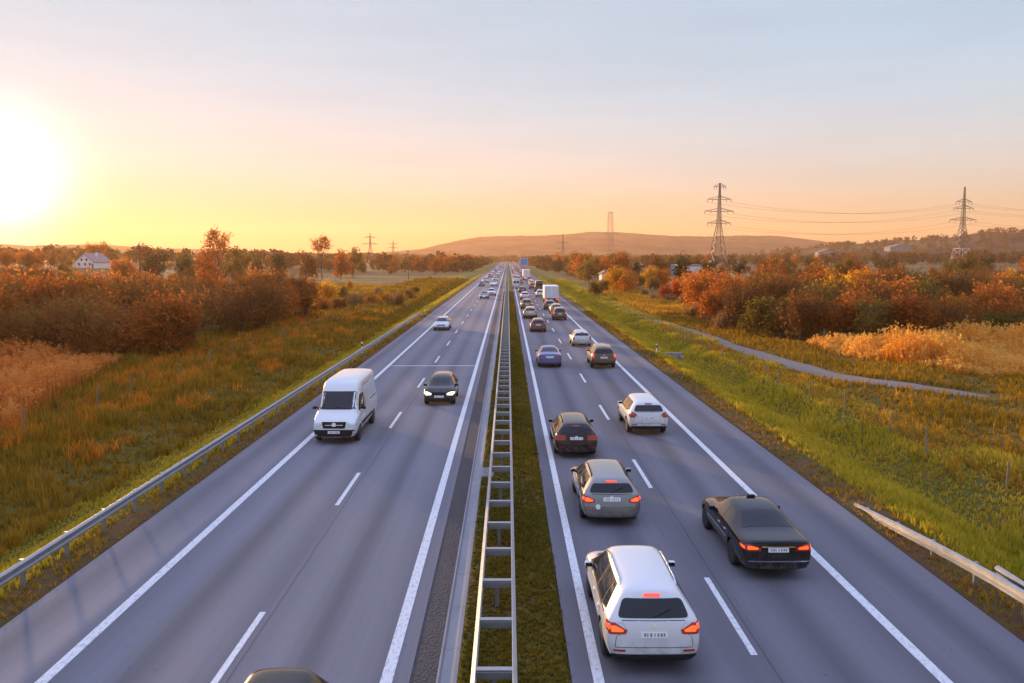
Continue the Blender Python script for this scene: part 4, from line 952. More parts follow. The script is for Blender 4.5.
class Car:
    def __init__(s, name, L, W, H, S, paintm, wr=.34, ww=.23, wheels=None, lv=2):
        s.L, s.W, s.H = L, W, H; s.root = empty(name); s.name = name; s.parts = []
        me = body_mesh(S, L, W, H, lv)
        bm = bmesh.new(); bm.from_mesh(me); s.bvh = BVHTree.FromBMesh(bm); bm.free()
        s.wy = wheels; cut = []
        for y in wheels:
            for sg in (-1, 1):
                b = MB(); b.lathe([(-.36, wr + .055), (.3, wr + .055)], 28, c=(sg * (W / 2 - .02) + (.08 if sg > 0 else -.02), y, wr + .01)); cut.append(b.mesh('cut', M_TRIM))
        me = boolean(me, cut); me.materials.clear(); me.materials.append(paintm); me.materials.append(M_TRIM)
        bm = bmesh.new(); bm.from_mesh(me)
        for f in bm.faces:
            f.smooth = True; c = f.calc_center_median(); f.material_index = 0
            inw = any((math.hypot(c.y - y, c.z - wr - .01) < wr + .065) and abs(c.x) > W / 2 - .6 and (abs(f.normal.x) > .9 and abs(c.x) < W / 2 - .25 or abs(f.normal.x) < .25 and math.hypot(c.y - y, c.z - wr - .01) > wr + .03 and f.normal.dot(Vector((0, y - c.y, wr + .01 - c.z))) > 0) for y in wheels)
            if inw or f.normal.z < -.8 and c.z < .5: f.material_index = 1
        for e in bm.edges:
            if len(e.link_faces) == 2 and e.calc_face_angle(0) > rad(42): e.smooth = False
        bm.to_mesh(me); bm.free(); me.name = 'body'
        s.body = s.add('body', me)
        ty, ri = wheel_meshes(wr, ww)
        for y in wheels:
            for sg in (-1, 1):
                w = s.add('wheel', ty, (sg * (W / 2 - ww / 2 - .015), y, wr)); 
                if sg < 0: w.rotation_euler = (0, 0, math.pi)
                q = link('rim', ri, w); s.parts.append(q)
    def add(s, name, me, loc=None, parent=None):
        o = link(name, me, parent or s.root, loc); s.parts.append(o); return o
    def panel(s, name, m, items, off=.006, r=.05, step=.11, depth=.02, parent=None):
        b = MB()
        for side, poly in items:
            vs, fs = panel_geo(s.bvh, side, poly, off, r, step, depth); b.add(vs, fs)
        o = s.add(name, b.mesh(name, m, 40), None, parent)
        if name == 'tail_lamp' and m is M_TAIL_ON:
            o.data.materials[0] = M_TAIL
            s.panel('lamp_core', M_TAIL_ON, [(sd, [(sum(q[0] for q in pl) / len(pl) + (x - sum(q[0] for q in pl) / len(pl)) * .66, sum(q[1] for q in pl) / len(pl) + (y - sum(q[1] for q in pl) / len(pl)) * .52) for x, y in pl]) for sd, pl in items], off + .004, .02, step, depth, o)
        if name in ('door', 'sliding_door', 'tailgate', 'boot_lid'):
            s.panel('panel_gap', M_TRIM, [s.seam(sd, pl) for sd, pl in items], .002, .04, step, .01, o)
        return o
    def seam(s, side, poly, g=.014):
        cx = sum(p[0] for p in poly) / len(poly); cy = sum(p[1] for p in poly) / len(poly); w = max(p[0] for p in poly) - min(p[0] for p in poly); hh = max(p[1] for p in poly) - min(p[1] for p in poly)
        return (side, [(cx + (x - cx) * (1 + 2 * g / w), cy + (y - cy) * (1 + 2 * g / hh)) for x, y in poly])
    def both(s, name, m, poly, **k):
        return [s.panel(name, m, [(sd, poly)], **k) for sd in ('left', 'right')]
    def mirror(s, y, z, m, x=None):
        x = x or s.W / 2
        for sg in (-1, 1):
            b = MB(); b.box(min(sg * (x + .04), sg * (x + .20)), max(sg * (x + .04), sg * (x + .20)), y - .05, y + .07, z, z + .12)
            b.bar((sg * (x - .10), y, z + .02), (sg * (x + .08), y, z + .06), .03, n=6)
            o = s.add('wing_mirror', b.mesh('wing_mirror', m, 40, .025, 2))
            b = MB(); b.box(min(sg * (x + .035), sg * (x + .185)), max(sg * (x + .035), sg * (x + .185)), y - .056, y - .051, z + .015, z + .105); s.add('mirror_glass', b.mesh('mirror_glass', M_CARGLASS), None, o)
    def plate(s, side, z, zh=.11, w=.52, marks=7):
        p = s.panel('number_plate', M_PLATE, [(side, [(-w / 2, z), (w / 2, z), (w / 2, z + zh), (-w / 2, z + zh)])], off=.016, r=.012, step=.2)
        rng = random.Random(int(s.L * 1000) + len(s.name)); it = []; x = -w / 2 + .06
        for k in range(marks):
            h0 = z + zh * .2; h1 = z + zh * .8
            wd = rng.uniform(.018, .042); h0 = z + zh * rng.uniform(.18, .26); it.append((side, [(x, h0), (x + wd, h0), (x + wd, h1), (x, h1)]))
            x += (w - .1) / marks + (.02 if k == 2 else 0)
        s.panel('plate_characters', M_INK, it, off=.019, r=0, step=.5, parent=p)
    def exhaust(s, x, z):
        b = MB(); b.lathe([(-.10, .035), (-.10, .042), (.06, .042)], 12, 'Y0'); b.v = [(p[2 - 1] + x, -s.L / 2 + .06 + p[2] if False else -s.L / 2 + .06 + p[0] * 0, p[1] + z) for p in b.v]
    def handles(s, ys, z, m):
        for sg in (-1, 1):
            for y in ys:
                h = s.bvh.ray_cast(Vector((sg * 20, y, z)), Vector((-sg, 0, 0)))
                if h[0] is None: continue
                b = MB(); x = h[0].x; b.box(min(x, x + sg * .03), max(x, x + sg * .03), y - .09, y + .09, z - .014, z + .014); s.add('door_handle', b.mesh('door_handle', m, 40, .008))
    def rails(s, x, y0, y1, m=None):
        for sg in (-1, 1):
            pts = []
            for k in range(9):
                y = y0 + (y1 - y0) * k / 8; h = s.bvh.ray_cast(Vector((sg * x, y, 20)), Vector((0, 0, -1))); pts.append(h[0] + Vector((0, 0, .045 if 0 < k < 8 else 0)))
            b = MB(); b.tube(pts, .020, 6); s.add('roof_rail', b.mesh('roof_rail', m or M_TRIM, 50))
    def wiper(s, z0, z1, x0, x1, side='rear'):
        b = MB(); pts = []
        for k in range(6):
            t_ = k / 5; h = s.bvh.ray_cast(Vector((x0 + (x1 - x0) * t_, -20 if side == 'rear' else 20, z0 + (z1 - z0) * t_)), AX[side][0])
            if h[0] is not None: pts.append(h[0] - AX[side][0] * .02)
        b.tube(pts, .012, 5); s.add('wiper', b.mesh('wiper', M_TRIM))
    def place(s, x, y, heading, label, cat, group):
        s.root.location = (x, y, .004); s.root.rotation_euler = (0, 0, heading); tag(s.root, label, cat, group); return s.root
    def keep(s, key, sub=('body',)):
        """one merged mesh of the whole car, for the copies too small to show parts"""
        bpy.context.view_layer.update(); V = []; F = []; MI = []; mats = []
        bm = bmesh.new(); inv = s.root.matrix_world.inverted()
        for o in s.parts:
            k0 = len(bm.verts); tmp = o.data.copy(); tmp.transform(inv @ o.matrix_world)
            idx = []
            for m in o.data.materials:
                if m not in mats: mats.append(m)
                idx.append(mats.index(m))
            f0 = len(bm.faces); bm.from_mesh(tmp); bm.faces.ensure_lookup_table()
            for f in bm.faces[f0:]: f.material_index = idx[min(f.material_index, len(idx) - 1)] if idx else 0
            bpy.data.meshes.remove(tmp)
        me = bpy.data.meshes.new(s.name); bm.to_mesh(me); bm.free()
        for m in mats: me.materials.append(m)
        MERGE[key] = me

def suv(name, pm, L=4.63, W=1.90, H=1.66, zb=1.00, zG=1.10, rg=.50, yG=.16, wheelbase=2.81, wr=.36, tail='slant', lit=True, ws=(3.02, 3.66), hood=(1.08, .86), roofrail=None, kind='suv', brake=True, drop=.05, zs=.24, qwin=True, pillar=.0):
    yWT, yC = ws; zC, zF = hood; fo = (L - wheelbase) * .47; ro = L - wheelbase - fo
    S = [dict(yl=.05, yb=yG, yt=rg, zt=H - drop - .05, zb=zG - .04, k='c', f=.90, zs=zs + .10),
         dict(yl=.13, yb=yG + .13, yt=rg + .12, zt=H - drop, zb=zG - .045, k='c', f=.972, zs=zs + .05),
         dict(yl=.42, yb=.66, yt=rg + .55, zt=H - drop * .4, zb=zG - .06, k='c', zs=zs),
         dict(yl=ro + .5, yb=ro + .5, yt=rg + 1.2, zt=H, zb=zb, k='c', zs=zs),
         dict(yl=yWT - .35, yb=yWT - .25, yt=yWT - .30, zt=H - .008, zb=zb - .015, k='c', zs=zs),
         dict(yl=yWT + .18, yb=yWT + .10, yt=yWT + .06, zt=H - .075, zb=zb - .03, k='c', zs=zs),
         dict(yl=yC, yb=yC, yt=yC, zt=zC, zb=zC - .085, k='h', zs=zs),
         dict(yl=(yC + L) / 2, yb=(yC + L) / 2, yt=(yC + L) / 2, zt=(zC * .62 + zF * .38) + .02, zb=zC - .15, k='h', zs=zs),
         dict(yl=L - .26, yb=L - .34, yt=L - .30, zt=zF + .025, zb=zF - .07, k='h', f=.965, zs=zs),
         dict(yl=L - .05, yb=L - .14, yt=L - .17, zt=zF - .04, zb=zF - .12, k='h', f=.84, zs=zs + .02)]
    c = Car(name, L, W, H, S, pm, wr, .235, (ro - L / 2, L / 2 - fo)); h = L / 2
    # glazing
    wt = .625 * W / 2
    c.panel('rear_window', M_CARGLASS, [('rear', [(-W * .375, zG + .03), (W * .375, zG + .03), (wt * .98, H - drop - .17), (-wt * .98, H - drop - .17)])], r=.09, off=.013, step=.07)
    c.panel('windscreen', M_CARGLASS, [('front', [(-W * .40, zC + .02), (W * .40, zC + .02), (wt * .99, H - .13), (-wt * .99, H - .13)])], r=.07, off=.013, step=.08)
    y0 = rg + .42; yF = yWT + .02; zs_ = zb + .055; zt_ = H - .17
    yB = (y0 + yF) / 2 + .05
    for sd in ('left', 'right'):
        c.panel('side_window', M_SIDEGLASS, [(sd, [(yB + .05 - h, zs_), (yC - .18 - h, zs_), (yF - .12 - h, zt_), (yB + .05 - h, zt_)])], r=.05, off=.010)
        c.panel('side_window', M_SIDEGLASS, [(sd, [(y0 + .22 - h, zs_ + .01), (yB - .04 - h, zs_), (yB - .04 - h, zt_), (y0 + .32 - h, zt_)])], r=.05, off=.010)
        c.panel('window_surround', M_TRIM, [(sd, [((y0 - .27 if qwin else y0 + .16) - h, zs_ + (.05 if qwin else 0)), (y0 + .16 - h, zs_ - .01), (yC - .12 - h, zs_ - .02), (yF - .10 - h, zt_ + .02), (y0 + .02 - h, zt_ + .01)])], off=.006, r=.04)
        if qwin: c.panel('quarter_window', M_SIDEGLASS, [(sd, [(y0 - .22 - h, zs_ + .06), (y0 + .15 - h, zs_ + .02), (y0 + .24 - h, zt_), (y0 + .06 - h, zt_ - .02)])], r=.05, off=.010)
        dz = .36
        c.panel('door', pm, [(sd, [(yB + .02 - h, dz), (yC - .12 - h, dz), (yC - .02 - h, zb - .10), (yB + .02 - h, zb - .02)])], off=.006, r=.04)
        c.panel('door', pm, [(sd, [(ro + wr + .12 - h, dz), (yB - .01 - h, dz), (yB - .01 - h, zb - .02), (y0 + .25 - h, zb - .01), (ro + .28 - h, dz + .40)])], off=.006, r=.04)
        c.panel('sill', M_TRIM, [(sd, [(ro + wr + .08 - h, zs + .03), (L - fo - wr - .08 - h, zs + .03), (L - fo - wr - .08 - h, zs + .12), (ro + wr + .08 - h, zs + .12)])], off=.01, r=.02)
        if kind != 'van': c.panel('window_trim', M_TRIM, [(sd, [(y0 - .2 - h, zb + .012), (yC - .1 - h, zb + .012), (yC - .1 - h, zb + .036), (y0 - .2 - h, zb + .036)])], off=.008, r=.008)
    # rear: lamps, tailgate lines, bumper, plate
    lm_ = M_TAIL_ON if lit else M_TAIL
    for sg, sd in ((-1, 'left'), (1, 'right')):
        if tail == 'slant': pl = [(sg * W * .47, zG - .27), (sg * W * .47, zG - .07), (sg * W * .40, zG - .055), (sg * W * .275, zG - .19), (sg * W * .29, zG - .255)]
        elif tail == 'round': pl = [(sg * W * .47, zG - .25), (sg * W * .465, zG + .0), (sg * W * .37, zG + .02), (sg * W * .30, zG - .12), (sg * W * .36, zG - .24)]
        elif tail == 'tall': pl = [(sg * W * .475, zG - .36), (sg * W * .46, zG + .10), (sg * W * .40, zG + .12), (sg * W * .375, zG - .34)]
        else: pl = [(sg * W * .48, zG - .24), (sg * W * .48, zG - .04), (sg * W * .25, zG - .04), (sg * W * .25, zG - .24)]
        sl = [(.02 - h, zG - .25), (.30 - h, zG - .20), (.36 - h, zG - .06), (.10 - h, zG - .06)]
        c.panel('tail_lamp', lm_, [('rear', pl if sg > 0 else pl[::-1]), (sd, sl)], off=.012, r=.03, step=.06)
    c.panel('tailgate', pm, [('rear', [(-W * .40, .60), (W * .40, .60), (W * .385, zG - .30), (W * .27, zG - .20), (W * .33, zG - .02), (-W * .33, zG - .02), (-W * .27, zG - .20), (-W * .385, zG - .30)])], off=.007, r=.03)
    c.panel('rear_bumper', M_TRIM if kind == 'suv' else pm, [('rear', [(-W * .44, zs + .10), (W * .44, zs + .10), (W * .45, zs + (.22 if kind == 'suv' else .30)), (-W * .45, zs + (.22 if kind == 'suv' else .30))])], off=.024, r=.04, step=.05)
    c.plate('rear', .78 if kind != 'hatch' else .74)
    c.panel('high_brake_lamp', M_BRAKE_ON if brake else M_TAIL, [('rear', [(-.16, H - drop - .135), (.16, H - drop - .135), (.16, H - drop - .09), (-.16, H - drop - .09)])], off=.03, r=.01)
    c.panel('badge', M_CHROME, [('rear', [(-.05, zG - .13), (.05, zG - .13), (.05, zG - .06), (-.05, zG - .06)])], off=.014, r=.04)
    for sg in (-1, 1):
        c.panel('reflector', M_TAIL, [('rear', sorted([(sg * W * .30, zs + .27), (sg * W * .42, zs + .27)]) + sorted([(sg * W * .42, zs + .31), (sg * W * .30, zs + .31)], reverse=True))], off=.012, r=.01)
    # front
    for sg, sd in ((-1, 'left'), (1, 'right')):
        pl = [(sg * W * .44, zF - .22), (sg * W * .45, zF - .05), (sg * W * .38, zF - .03), (sg * W * .24, zF - .12), (sg * W * .25, zF - .20)]
        c.panel('headlight', M_LAMP, [('front', pl), (sd, [(L - .10 - h, zF - .20), (L - .45 - h, zF - .08), (L - .30 - h, zF - .05), (L - .12 - h, zF - .08)])], off=.010, r=.03, step=.06)
    c.panel('grille', M_TRIM, [('front', [(-W * .20, .44), (W * .20, .44), (W * .22, zF - .10), (-W * .22, zF - .10)])], off=.010, r=.05)
    c.panel('air_intake', M_TRIM, [('front', [(-W * .40, zs + .08), (W * .40, zs + .08), (W * .36, zs + .20), (-W * .36, zs + .20)])], off=.010, r=.04)
    c.plate('front', .46)
    c.mirror(yC - .42 - h, zb - .03, pm, W / 2 - .09)
    c.handles([yB + .18 - h, y0 + .45 - h], zb - .12, pm)
    if roofrail: c.rails(wt * .97, rg + .35 - h, yWT - .25 - h, roofrail)
    c.wiper(zG + .04, zG + .17, .0, .34)
    return c
def sedan(name, pm, L=4.85, W=1.84, H=1.46, lit=True, wr=.335, wheelbase=2.85, zD=1.03, sign=None, tail='wedge'):
    h = L / 2; fo = .86; ro = L - wheelbase - fo; zb = .93; zC, zF = 1.00, .78; yWT, yC = 2.78, 3.42; yRB, yRT = .88, 1.52; zs = .20
    S = [dict(yl=.04, yb=.10, yt=.13, zt=zD - .02, zb=zD - .10, k='h', f=.86, zs=zs + .10),
         dict(yl=.12, yb=.22, yt=.26, zt=zD, zb=zD - .085, k='h', f=.955, zs=zs + .05),
         dict(yl=.5, yb=.5, yt=.5, zt=zD + .012, zb=zD - .075, k='h', zs=zs),
         dict(yl=yRB, yb=yRB, yt=yRB, zt=zD + .03, zb=zb + .02, k='h', zs=zs),
         dict(yl=yRT - .05, yb=yRT - .12, yt=yRT, zt=H - .06, zb=zb + .012, k='c', wt=.60, zs=zs),
         dict(yl=yRT + .5, yb=yRT + .5, yt=yRT + .5, zt=H, zb=zb, k='c', wt=.63, zs=zs),
         dict(yl=yWT - .35, yb=yWT - .3, yt=yWT - .3, zt=H - .015, zb=zb - .01, k='c', wt=.64, zs=zs),
         dict(yl=yWT + .15, yb=yWT + .08, yt=yWT + .04, zt=H - .075, zb=zb - .02, k='c', wt=.64, zs=zs),
         dict(yl=yC, yb=yC, yt=yC, zt=zC, zb=zC - .085, k='h', zs=zs),
         dict(yl=(yC + L) / 2, yb=(yC + L) / 2, yt=(yC + L) / 2, zt=.93, zb=.83, k='h', zs=zs),
         dict(yl=L - .26, yb=L - .36, yt=L - .33, zt=zF + .03, zb=zF - .06, k='h', f=.95, zs=zs),
         dict(yl=L - .05, yb=L - .15, yt=L - .18, zt=zF - .04, zb=zF - .12, k='h', f=.82, zs=zs + .02)]
    c = Car(name, L, W, H, S, pm, wr, .225, (ro - h, h - fo))
    wt = .61 * W / 2
    c.panel('rear_window', M_CARGLASS, [('top', [(-W * .385, yRB + .02 - h), (W * .385, yRB + .02 - h), (wt * .93, yRT + .02 - h), (-wt * .93, yRT + .02 - h)])], r=.08)
    c.panel('windscreen', M_CARGLASS, [('top', [(-wt * .92, yWT + .02 - h), (wt * .92, yWT + .02 - h), (W * .38, yC - .06 - h), (-W * .38, yC - .06 - h)])], r=.07)
    zs_ = zb + .05; zt_ = H - .15; yB = 2.12; yA = 1.30
    for sg, sd in ((-1, 'left'), (1, 'right')):
        c.panel('side_window', M_SIDEGLASS, [(sd, [(yB + .05 - h, zs_), (yC - .18 - h, zs_), (yWT - .06 - h, zt_), (yB + .05 - h, zt_ + .01)])], r=.05)
        c.panel('side_window', M_SIDEGLASS, [(sd, [(yA + .05 - h, zs_ + .01), (yB - .04 - h, zs_), (yB - .04 - h, zt_ + .01), (yRT + .20 - h, zt_ - .01)])], r=.05)
        c.panel('door', pm, [(sd, [(yB + .02 - h, .32), (yC - .1 - h, .32), (yC + .0 - h, zb - .1), (yB + .02 - h, zb - .02)])], r=.04)
        c.panel('door', pm, [(sd, [(ro + wr + .10 - h, .32), (yB - .01 - h, .32), (yB - .01 - h, zb - .02), (yA + .0 - h, zb - .01), (ro + .24 - h, .70)])], r=.04)
        c.panel('chrome_strip', M_CHROME, [(sd, [(ro + wr + .12 - h, .60), (L - fo - wr - .08 - h, .60), (L - fo - wr - .08 - h, .625), (ro + wr + .12 - h, .625)])], off=.014, r=.008)
        c.panel('sill', M_TRIM, [(sd, [(ro + wr + .08 - h, zs + .03), (L - fo - wr - .08 - h, zs + .03), (L - fo - wr - .08 - h, zs + .10), (ro + wr + .08 - h, zs + .10)])], off=.01, r=.02)
        pl = [(sg * W * .46, zD - .27), (sg * W * .45, zD - .11), (sg * W * .40, zD - .10), (sg * W * .235, zD - .18), (sg * W * .24, zD - .26)]
        c.panel('tail_lamp', M_TAIL_ON if lit else M_TAIL, [('rear', pl), (sd, [(.04 - h, zD - .26), (.34 - h, zD - .20), (.40 - h, zD - .13), (.12 - h, zD - .13)])], off=.012, r=.03, step=.06)
        pl = [(sg * W * .43, zF - .20), (sg * W * .44, zF - .04), (sg * W * .36, zF - .02), (sg * W * .26, zF - .08), (sg * W * .27, zF - .18)]
        c.panel('headlight', M_LAMP, [('front', pl)], off=.01, r=.04, step=.06)
    c.panel('boot_lid', pm, [('rear', [(-W * .36, .60), (W * .36, .60), (W * .37, zD - .29), (W * .22, zD - .27), (W * .22, zD - .15), (W * .36, zD - .08), (-W * .36, zD - .08), (-W * .22, zD - .15), (-W * .22, zD - .27), (-W * .37, zD - .29)])], off=.008, r=.02)
    c.panel('boot_trim', M_CHROME, [('rear', [(-.42, zD - .17), (.42, zD - .17), (.42, zD - .145), (-.42, zD - .145)])], off=.022, r=.01)
    c.panel('rear_bumper', pm, [('rear', [(-W * .43, zs + .12), (W * .43, zs + .12), (W * .44, zs + .34), (-W * .44, zs + .34)])], off=.02, r=.05)
    c.panel('bumper_strip', M_CHROME, [('rear', [(-W * .42, zs + .30), (W * .42, zs + .30), (W * .42, zs + .325), (-W * .42, zs + .325)])], off=.028, r=.01)
    c.plate('rear', zD - .29, .115); c.plate('front', .42)
    c.panel('grille', M_CHROME, [('front', [(-.36, .52), (.36, .52), (.40, zF - .06), (-.40, zF - .06)])], off=.01, r=.05)
    c.mirror(yC - .42 - h, zb - .03, pm, W / 2 - .09); c.handles([yB + .18 - h, yA + .40 - h], zb - .13, M_CHROME if sign else pm)
    return c
def van(name, pm, L=5.9, W=1.99, H=2.62):
    h = L / 2; zs = .30; fo = .98; wheelbase = 3.65; ro = L - wheelbase - fo; zb = 1.20; w = (.93, 1.0, .985, .84)
    S = [dict(yl=.03, yb=.05, yt=.14, zt=H - .06, zb=zb, k='c', f=.945, w=w, zs=zs + .1, zm=.75),
         dict(yl=.10, yb=.12, yt=.22, zt=H - .02, zb=zb, k='c', f=.99, w=w, zs=zs + .05, zm=.75),
         dict(yl=.8, yb=.8, yt=.8, zt=H, zb=zb, k='c', w=w, zs=zs, zm=.75),
         dict(yl=2.4, yb=2.4, yt=2.4, zt=H, zb=zb, k='c', w=w, zs=zs, zm=.75),
         dict(yl=3.7, yb=3.6, yt=3.5, zt=H - .01, zb=zb, k='c', w=w, zs=zs, zm=.75),
         dict(yl=4.25, yb=4.15, yt=4.02, zt=H - .07, zb=zb, k='c', w=w, zs=zs, zm=.75),
         dict(yl=4.60, yb=4.45, yt=4.42, zt=2.22, zb=zb, k='c', w=(.93, 1., .985, .80), zs=zs, zm=.75),
         dict(yl=5.08, yb=5.08, yt=5.08, zt=1.36, zb=1.22, k='h', w=(.93, .99, .97, .8), zs=zs, zm=.72),
         dict(yl=5.5, yb=5.45, yt=5.45, zt=1.20, zb=1.06, k='h', f=.985, w=(.93, .99, .96, .8), zs=zs, zm=.66),
         dict(yl=L - .14, yb=L - .20, yt=L - .22, zt=1.06, zb=.94, k='h', f=.94, w=(.93, .99, .96, .8), zs=zs, zm=.6),
         dict(yl=L - .02, yb=L - .09, yt=L - .12, zt=.98, zb=.88, k='h', f=.84, w=(.93, .99, .96, .8), zs=zs + .02, zm=.58)]
    c = Car(name, L, W, H, S, pm, .345, .235, (ro - h, h - fo))
    c.panel('windscreen', M_CARGLASS, [('front', [(-W * .43, 1.42), (W * .43, 1.42), (W * .385, 2.14), (-W * .385, 2.14)])], r=.10)
    for sg, sd in ((-1, 'left'), (1, 'right')):
        c.panel('side_window', M_SIDEGLASS, [(sd, [(3.62 - h, 1.32), (4.78 - h, 1.32), (4.62 - h, 1.55), (4.28 - h, 1.98), (3.62 - h, 1.98)])], r=.08)
        c.panel('door', pm, [(sd, [(3.55 - h, .50), (4.55 - h, .50), (4.78 - h, 1.0), (4.80 - h, 1.24), (3.55 - h, 1.24)])], r=.06)
        c.panel('sliding_door', pm, [(sd, [(2.15 - h, .48), (3.50 - h, .48), (3.50 - h, 2.25), (2.15 - h, 2.25)])], r=.07)
        c.panel('side_moulding', M_TRIM, [(sd, [(ro + .46 - h, .62), (L - fo - .46 - h, .62), (L - fo - .46 - h, .76), (ro + .46 - h, .76)])], off=.016, r=.03)
        c.panel('door_rail', M_TRIM, [(sd, [(.55 - h, 1.38), (2.1 - h, 1.38), (2.1 - h, 1.41), (.55 - h, 1.41)])], off=.012, r=.01)
        c.panel('headlight', M_LAMP, [('front', [(sg * W * .44, .78), (sg * W * .45, 1.06), (sg * W * .39, 1.12), (sg * W * .29, .92), (sg * W * .30, .80)]), (sd, [(L - .12 - h, .78), (L - .30 - h, .86), (L - .42 - h, 1.08), (L - .20 - h, .98)])], off=.012, r=.04, step=.06)
        c.panel('tail_lamp', M_TAIL, [('rear', [(sg * W * .46, .75), (sg * W * .46, 1.2), (sg * W * .41, 1.2), (sg * W * .41, .75)])], off=.012, r=.02)
        c.panel('rear_window', M_CARGLASS, [('rear', [(sg * .06, 1.35), (sg * W * .38, 1.35), (sg * W * .37, 1.95), (sg * .06, 1.95)])], r=.06)
    c.panel('grille', M_TRIM, [('front', [(-W * .24, .72), (W * .24, .72), (W * .27, 1.0), (-W * .27, 1.0)])], off=.012, r=.05)
    c.panel('grille_bar', M_CHROME, [('front', [(-W * .20, .85), (W * .20, .85), (W * .20, .875), (-W * .20, .875)])], off=.022, r=.01)
    c.panel('badge', M_CHROME, [('front', [(-.09, .80), (.09, .80), (.09, .97), (-.09, .97)])], off=.028, r=.08)
    c.panel('front_bumper', M_TRIM, [('front', [(-W * .45, .36), (W * .45, .36), (W * .455, .66), (-W * .455, .66)])], off=.014, r=.06)
    c.plate('front', .50); c.plate('rear', .62)
    c.mirror(4.62 - h, 1.36, M_TRIM); c.handles([3.72 - h], 1.18, M_TRIM); c.wiper(1.44, 1.52, -.6, .1, 'front'); c.wiper(1.44, 1.52, .05, .75, 'front')
    return c
CARS_E = 'vehicles driving away in the right-hand carriageway'; CARS_W = 'oncoming vehicles in the left-hand carriageway'
def spot(px, py): return G(px, py, 0)
def put_car(c, px, py, label, cat, away=True, dx=0, rot=0.):
    """px,py: ground under the middle of the end that faces the camera"""
    p = spot(px, py); c.place(p.x + dx, p.y + c.L / 2, (0 if away else math.pi) + rad(rot), label, cat, CARS_E if away else CARS_W)
c = suv('parked_suv', P_WHITE, tail='slant', ws=(2.95, 3.62), roofrail=M_CHROME); c.name = 'suv'; c.root.name = 'suv'
c.keep('suv'); put_car(c, 654, 677, 'nearest white SUV with lit orange-red tail lamps beside the grassy median', 'car')
c = sedan('sedan', P_BLACK, sign=True); c.keep('sedan'); put_car(c, 778, 581, 'glossy black saloon with a small roof sign, nearest car in the outer lane', 'car')
b = MB(); b.box(-.12, .12, -.06, .06, 0, .06); sgn = b.mesh('roof_sign', M_TRIM, 40, .02, 2); c.add('roof_sign', sgn, (.0, 2.15 - c.L / 2 + .3, c.H - .012))
c = suv('estate_car', P_GREY, L=4.50, W=1.84, H=1.49, zb=.93, zG=.99, rg=.42, yG=.17, wheelbase=2.72, wr=.33, tail='slant', ws=(2.75, 3.42), hood=(.98, .76), roofrail=M_TRIM, kind='estate', zs=.20, drop=.045)
c.keep('estate'); put_car(c, 612, 527, 'warm grey estate car with red brake lamps and a round badge on its bumper', 'car')
o = c.panel('round_sticker', M_PLATE, [('rear', [(-.50, .55), (-.36, .55), (-.36, .69), (-.50, .69)])], off=.03, r=.07); 
c = suv('estate_car', P_MAROON, L=4.50, W=1.78, H=1.47, zb=.95, zG=1.0, rg=.36, yG=.12, wheelbase=2.65, wr=.32, tail='block', lit=False, ws=(2.75, 3.35), hood=(.98, .78), roofrail=M_TRIM, kind='estate', brake=False, zs=.20, drop=.04)
c.keep('wagon'); put_car(c, 576.5, 459, 'dark maroon older estate car with wide block tail lamps and a white plate', 'car')
c = suv('crossover', P_WHITE, L=4.35, W=1.85, H=1.60, zb=1.0, zG=1.08, rg=.46, yG=.13, wheelbase=2.63, wr=.35, tail='round', lit=False, ws=(2.75, 3.36), hood=(1.05, .84), kind='suv', brake=False)
c.keep('crossover'); put_car(c, 649, 436, 'bright white crossover with dark rear window touching the outer edge line', 'car')
c = suv('suv', P_BRONZE, L=4.45, W=1.84, H=1.66, zb=1.0, zG=1.10, rg=.36, yG=.12, wheelbase=2.66, wr=.36, tail='tall', lit=True, ws=(2.8, 3.42), hood=(1.07, .88), roofrail=M_CHROME, kind='suv', brake=False)
c.keep('suv_b'); put_car(c, 604, 369, 'dark bronze SUV with sunlit golden left flank behind a white car', 'car')
c = sedan('sedan', P_BLUE, L=4.45, W=1.80, H=1.45, lit=False, wheelbase=2.68); c.keep('sedan_b'); put_car(c, 550, 368, 'deep blue saloon with a pale reflecting roof beside the median', 'car')
c = suv('hatchback', P_SILVER, L=4.15, W=1.78, H=1.47, zb=.92, zG=1.0, rg=.36, yG=.14, wheelbase=2.55, wr=.31, tail='tall', lit=False, ws=(2.5, 3.2), hood=(.97, .77), kind='hatch', brake=False, zs=.19, qwin=False)
c.keep('hatch'); put_car(c, 582, 347, 'pale silver hatchback in the outer lane ahead of the bronze SUV', 'car')
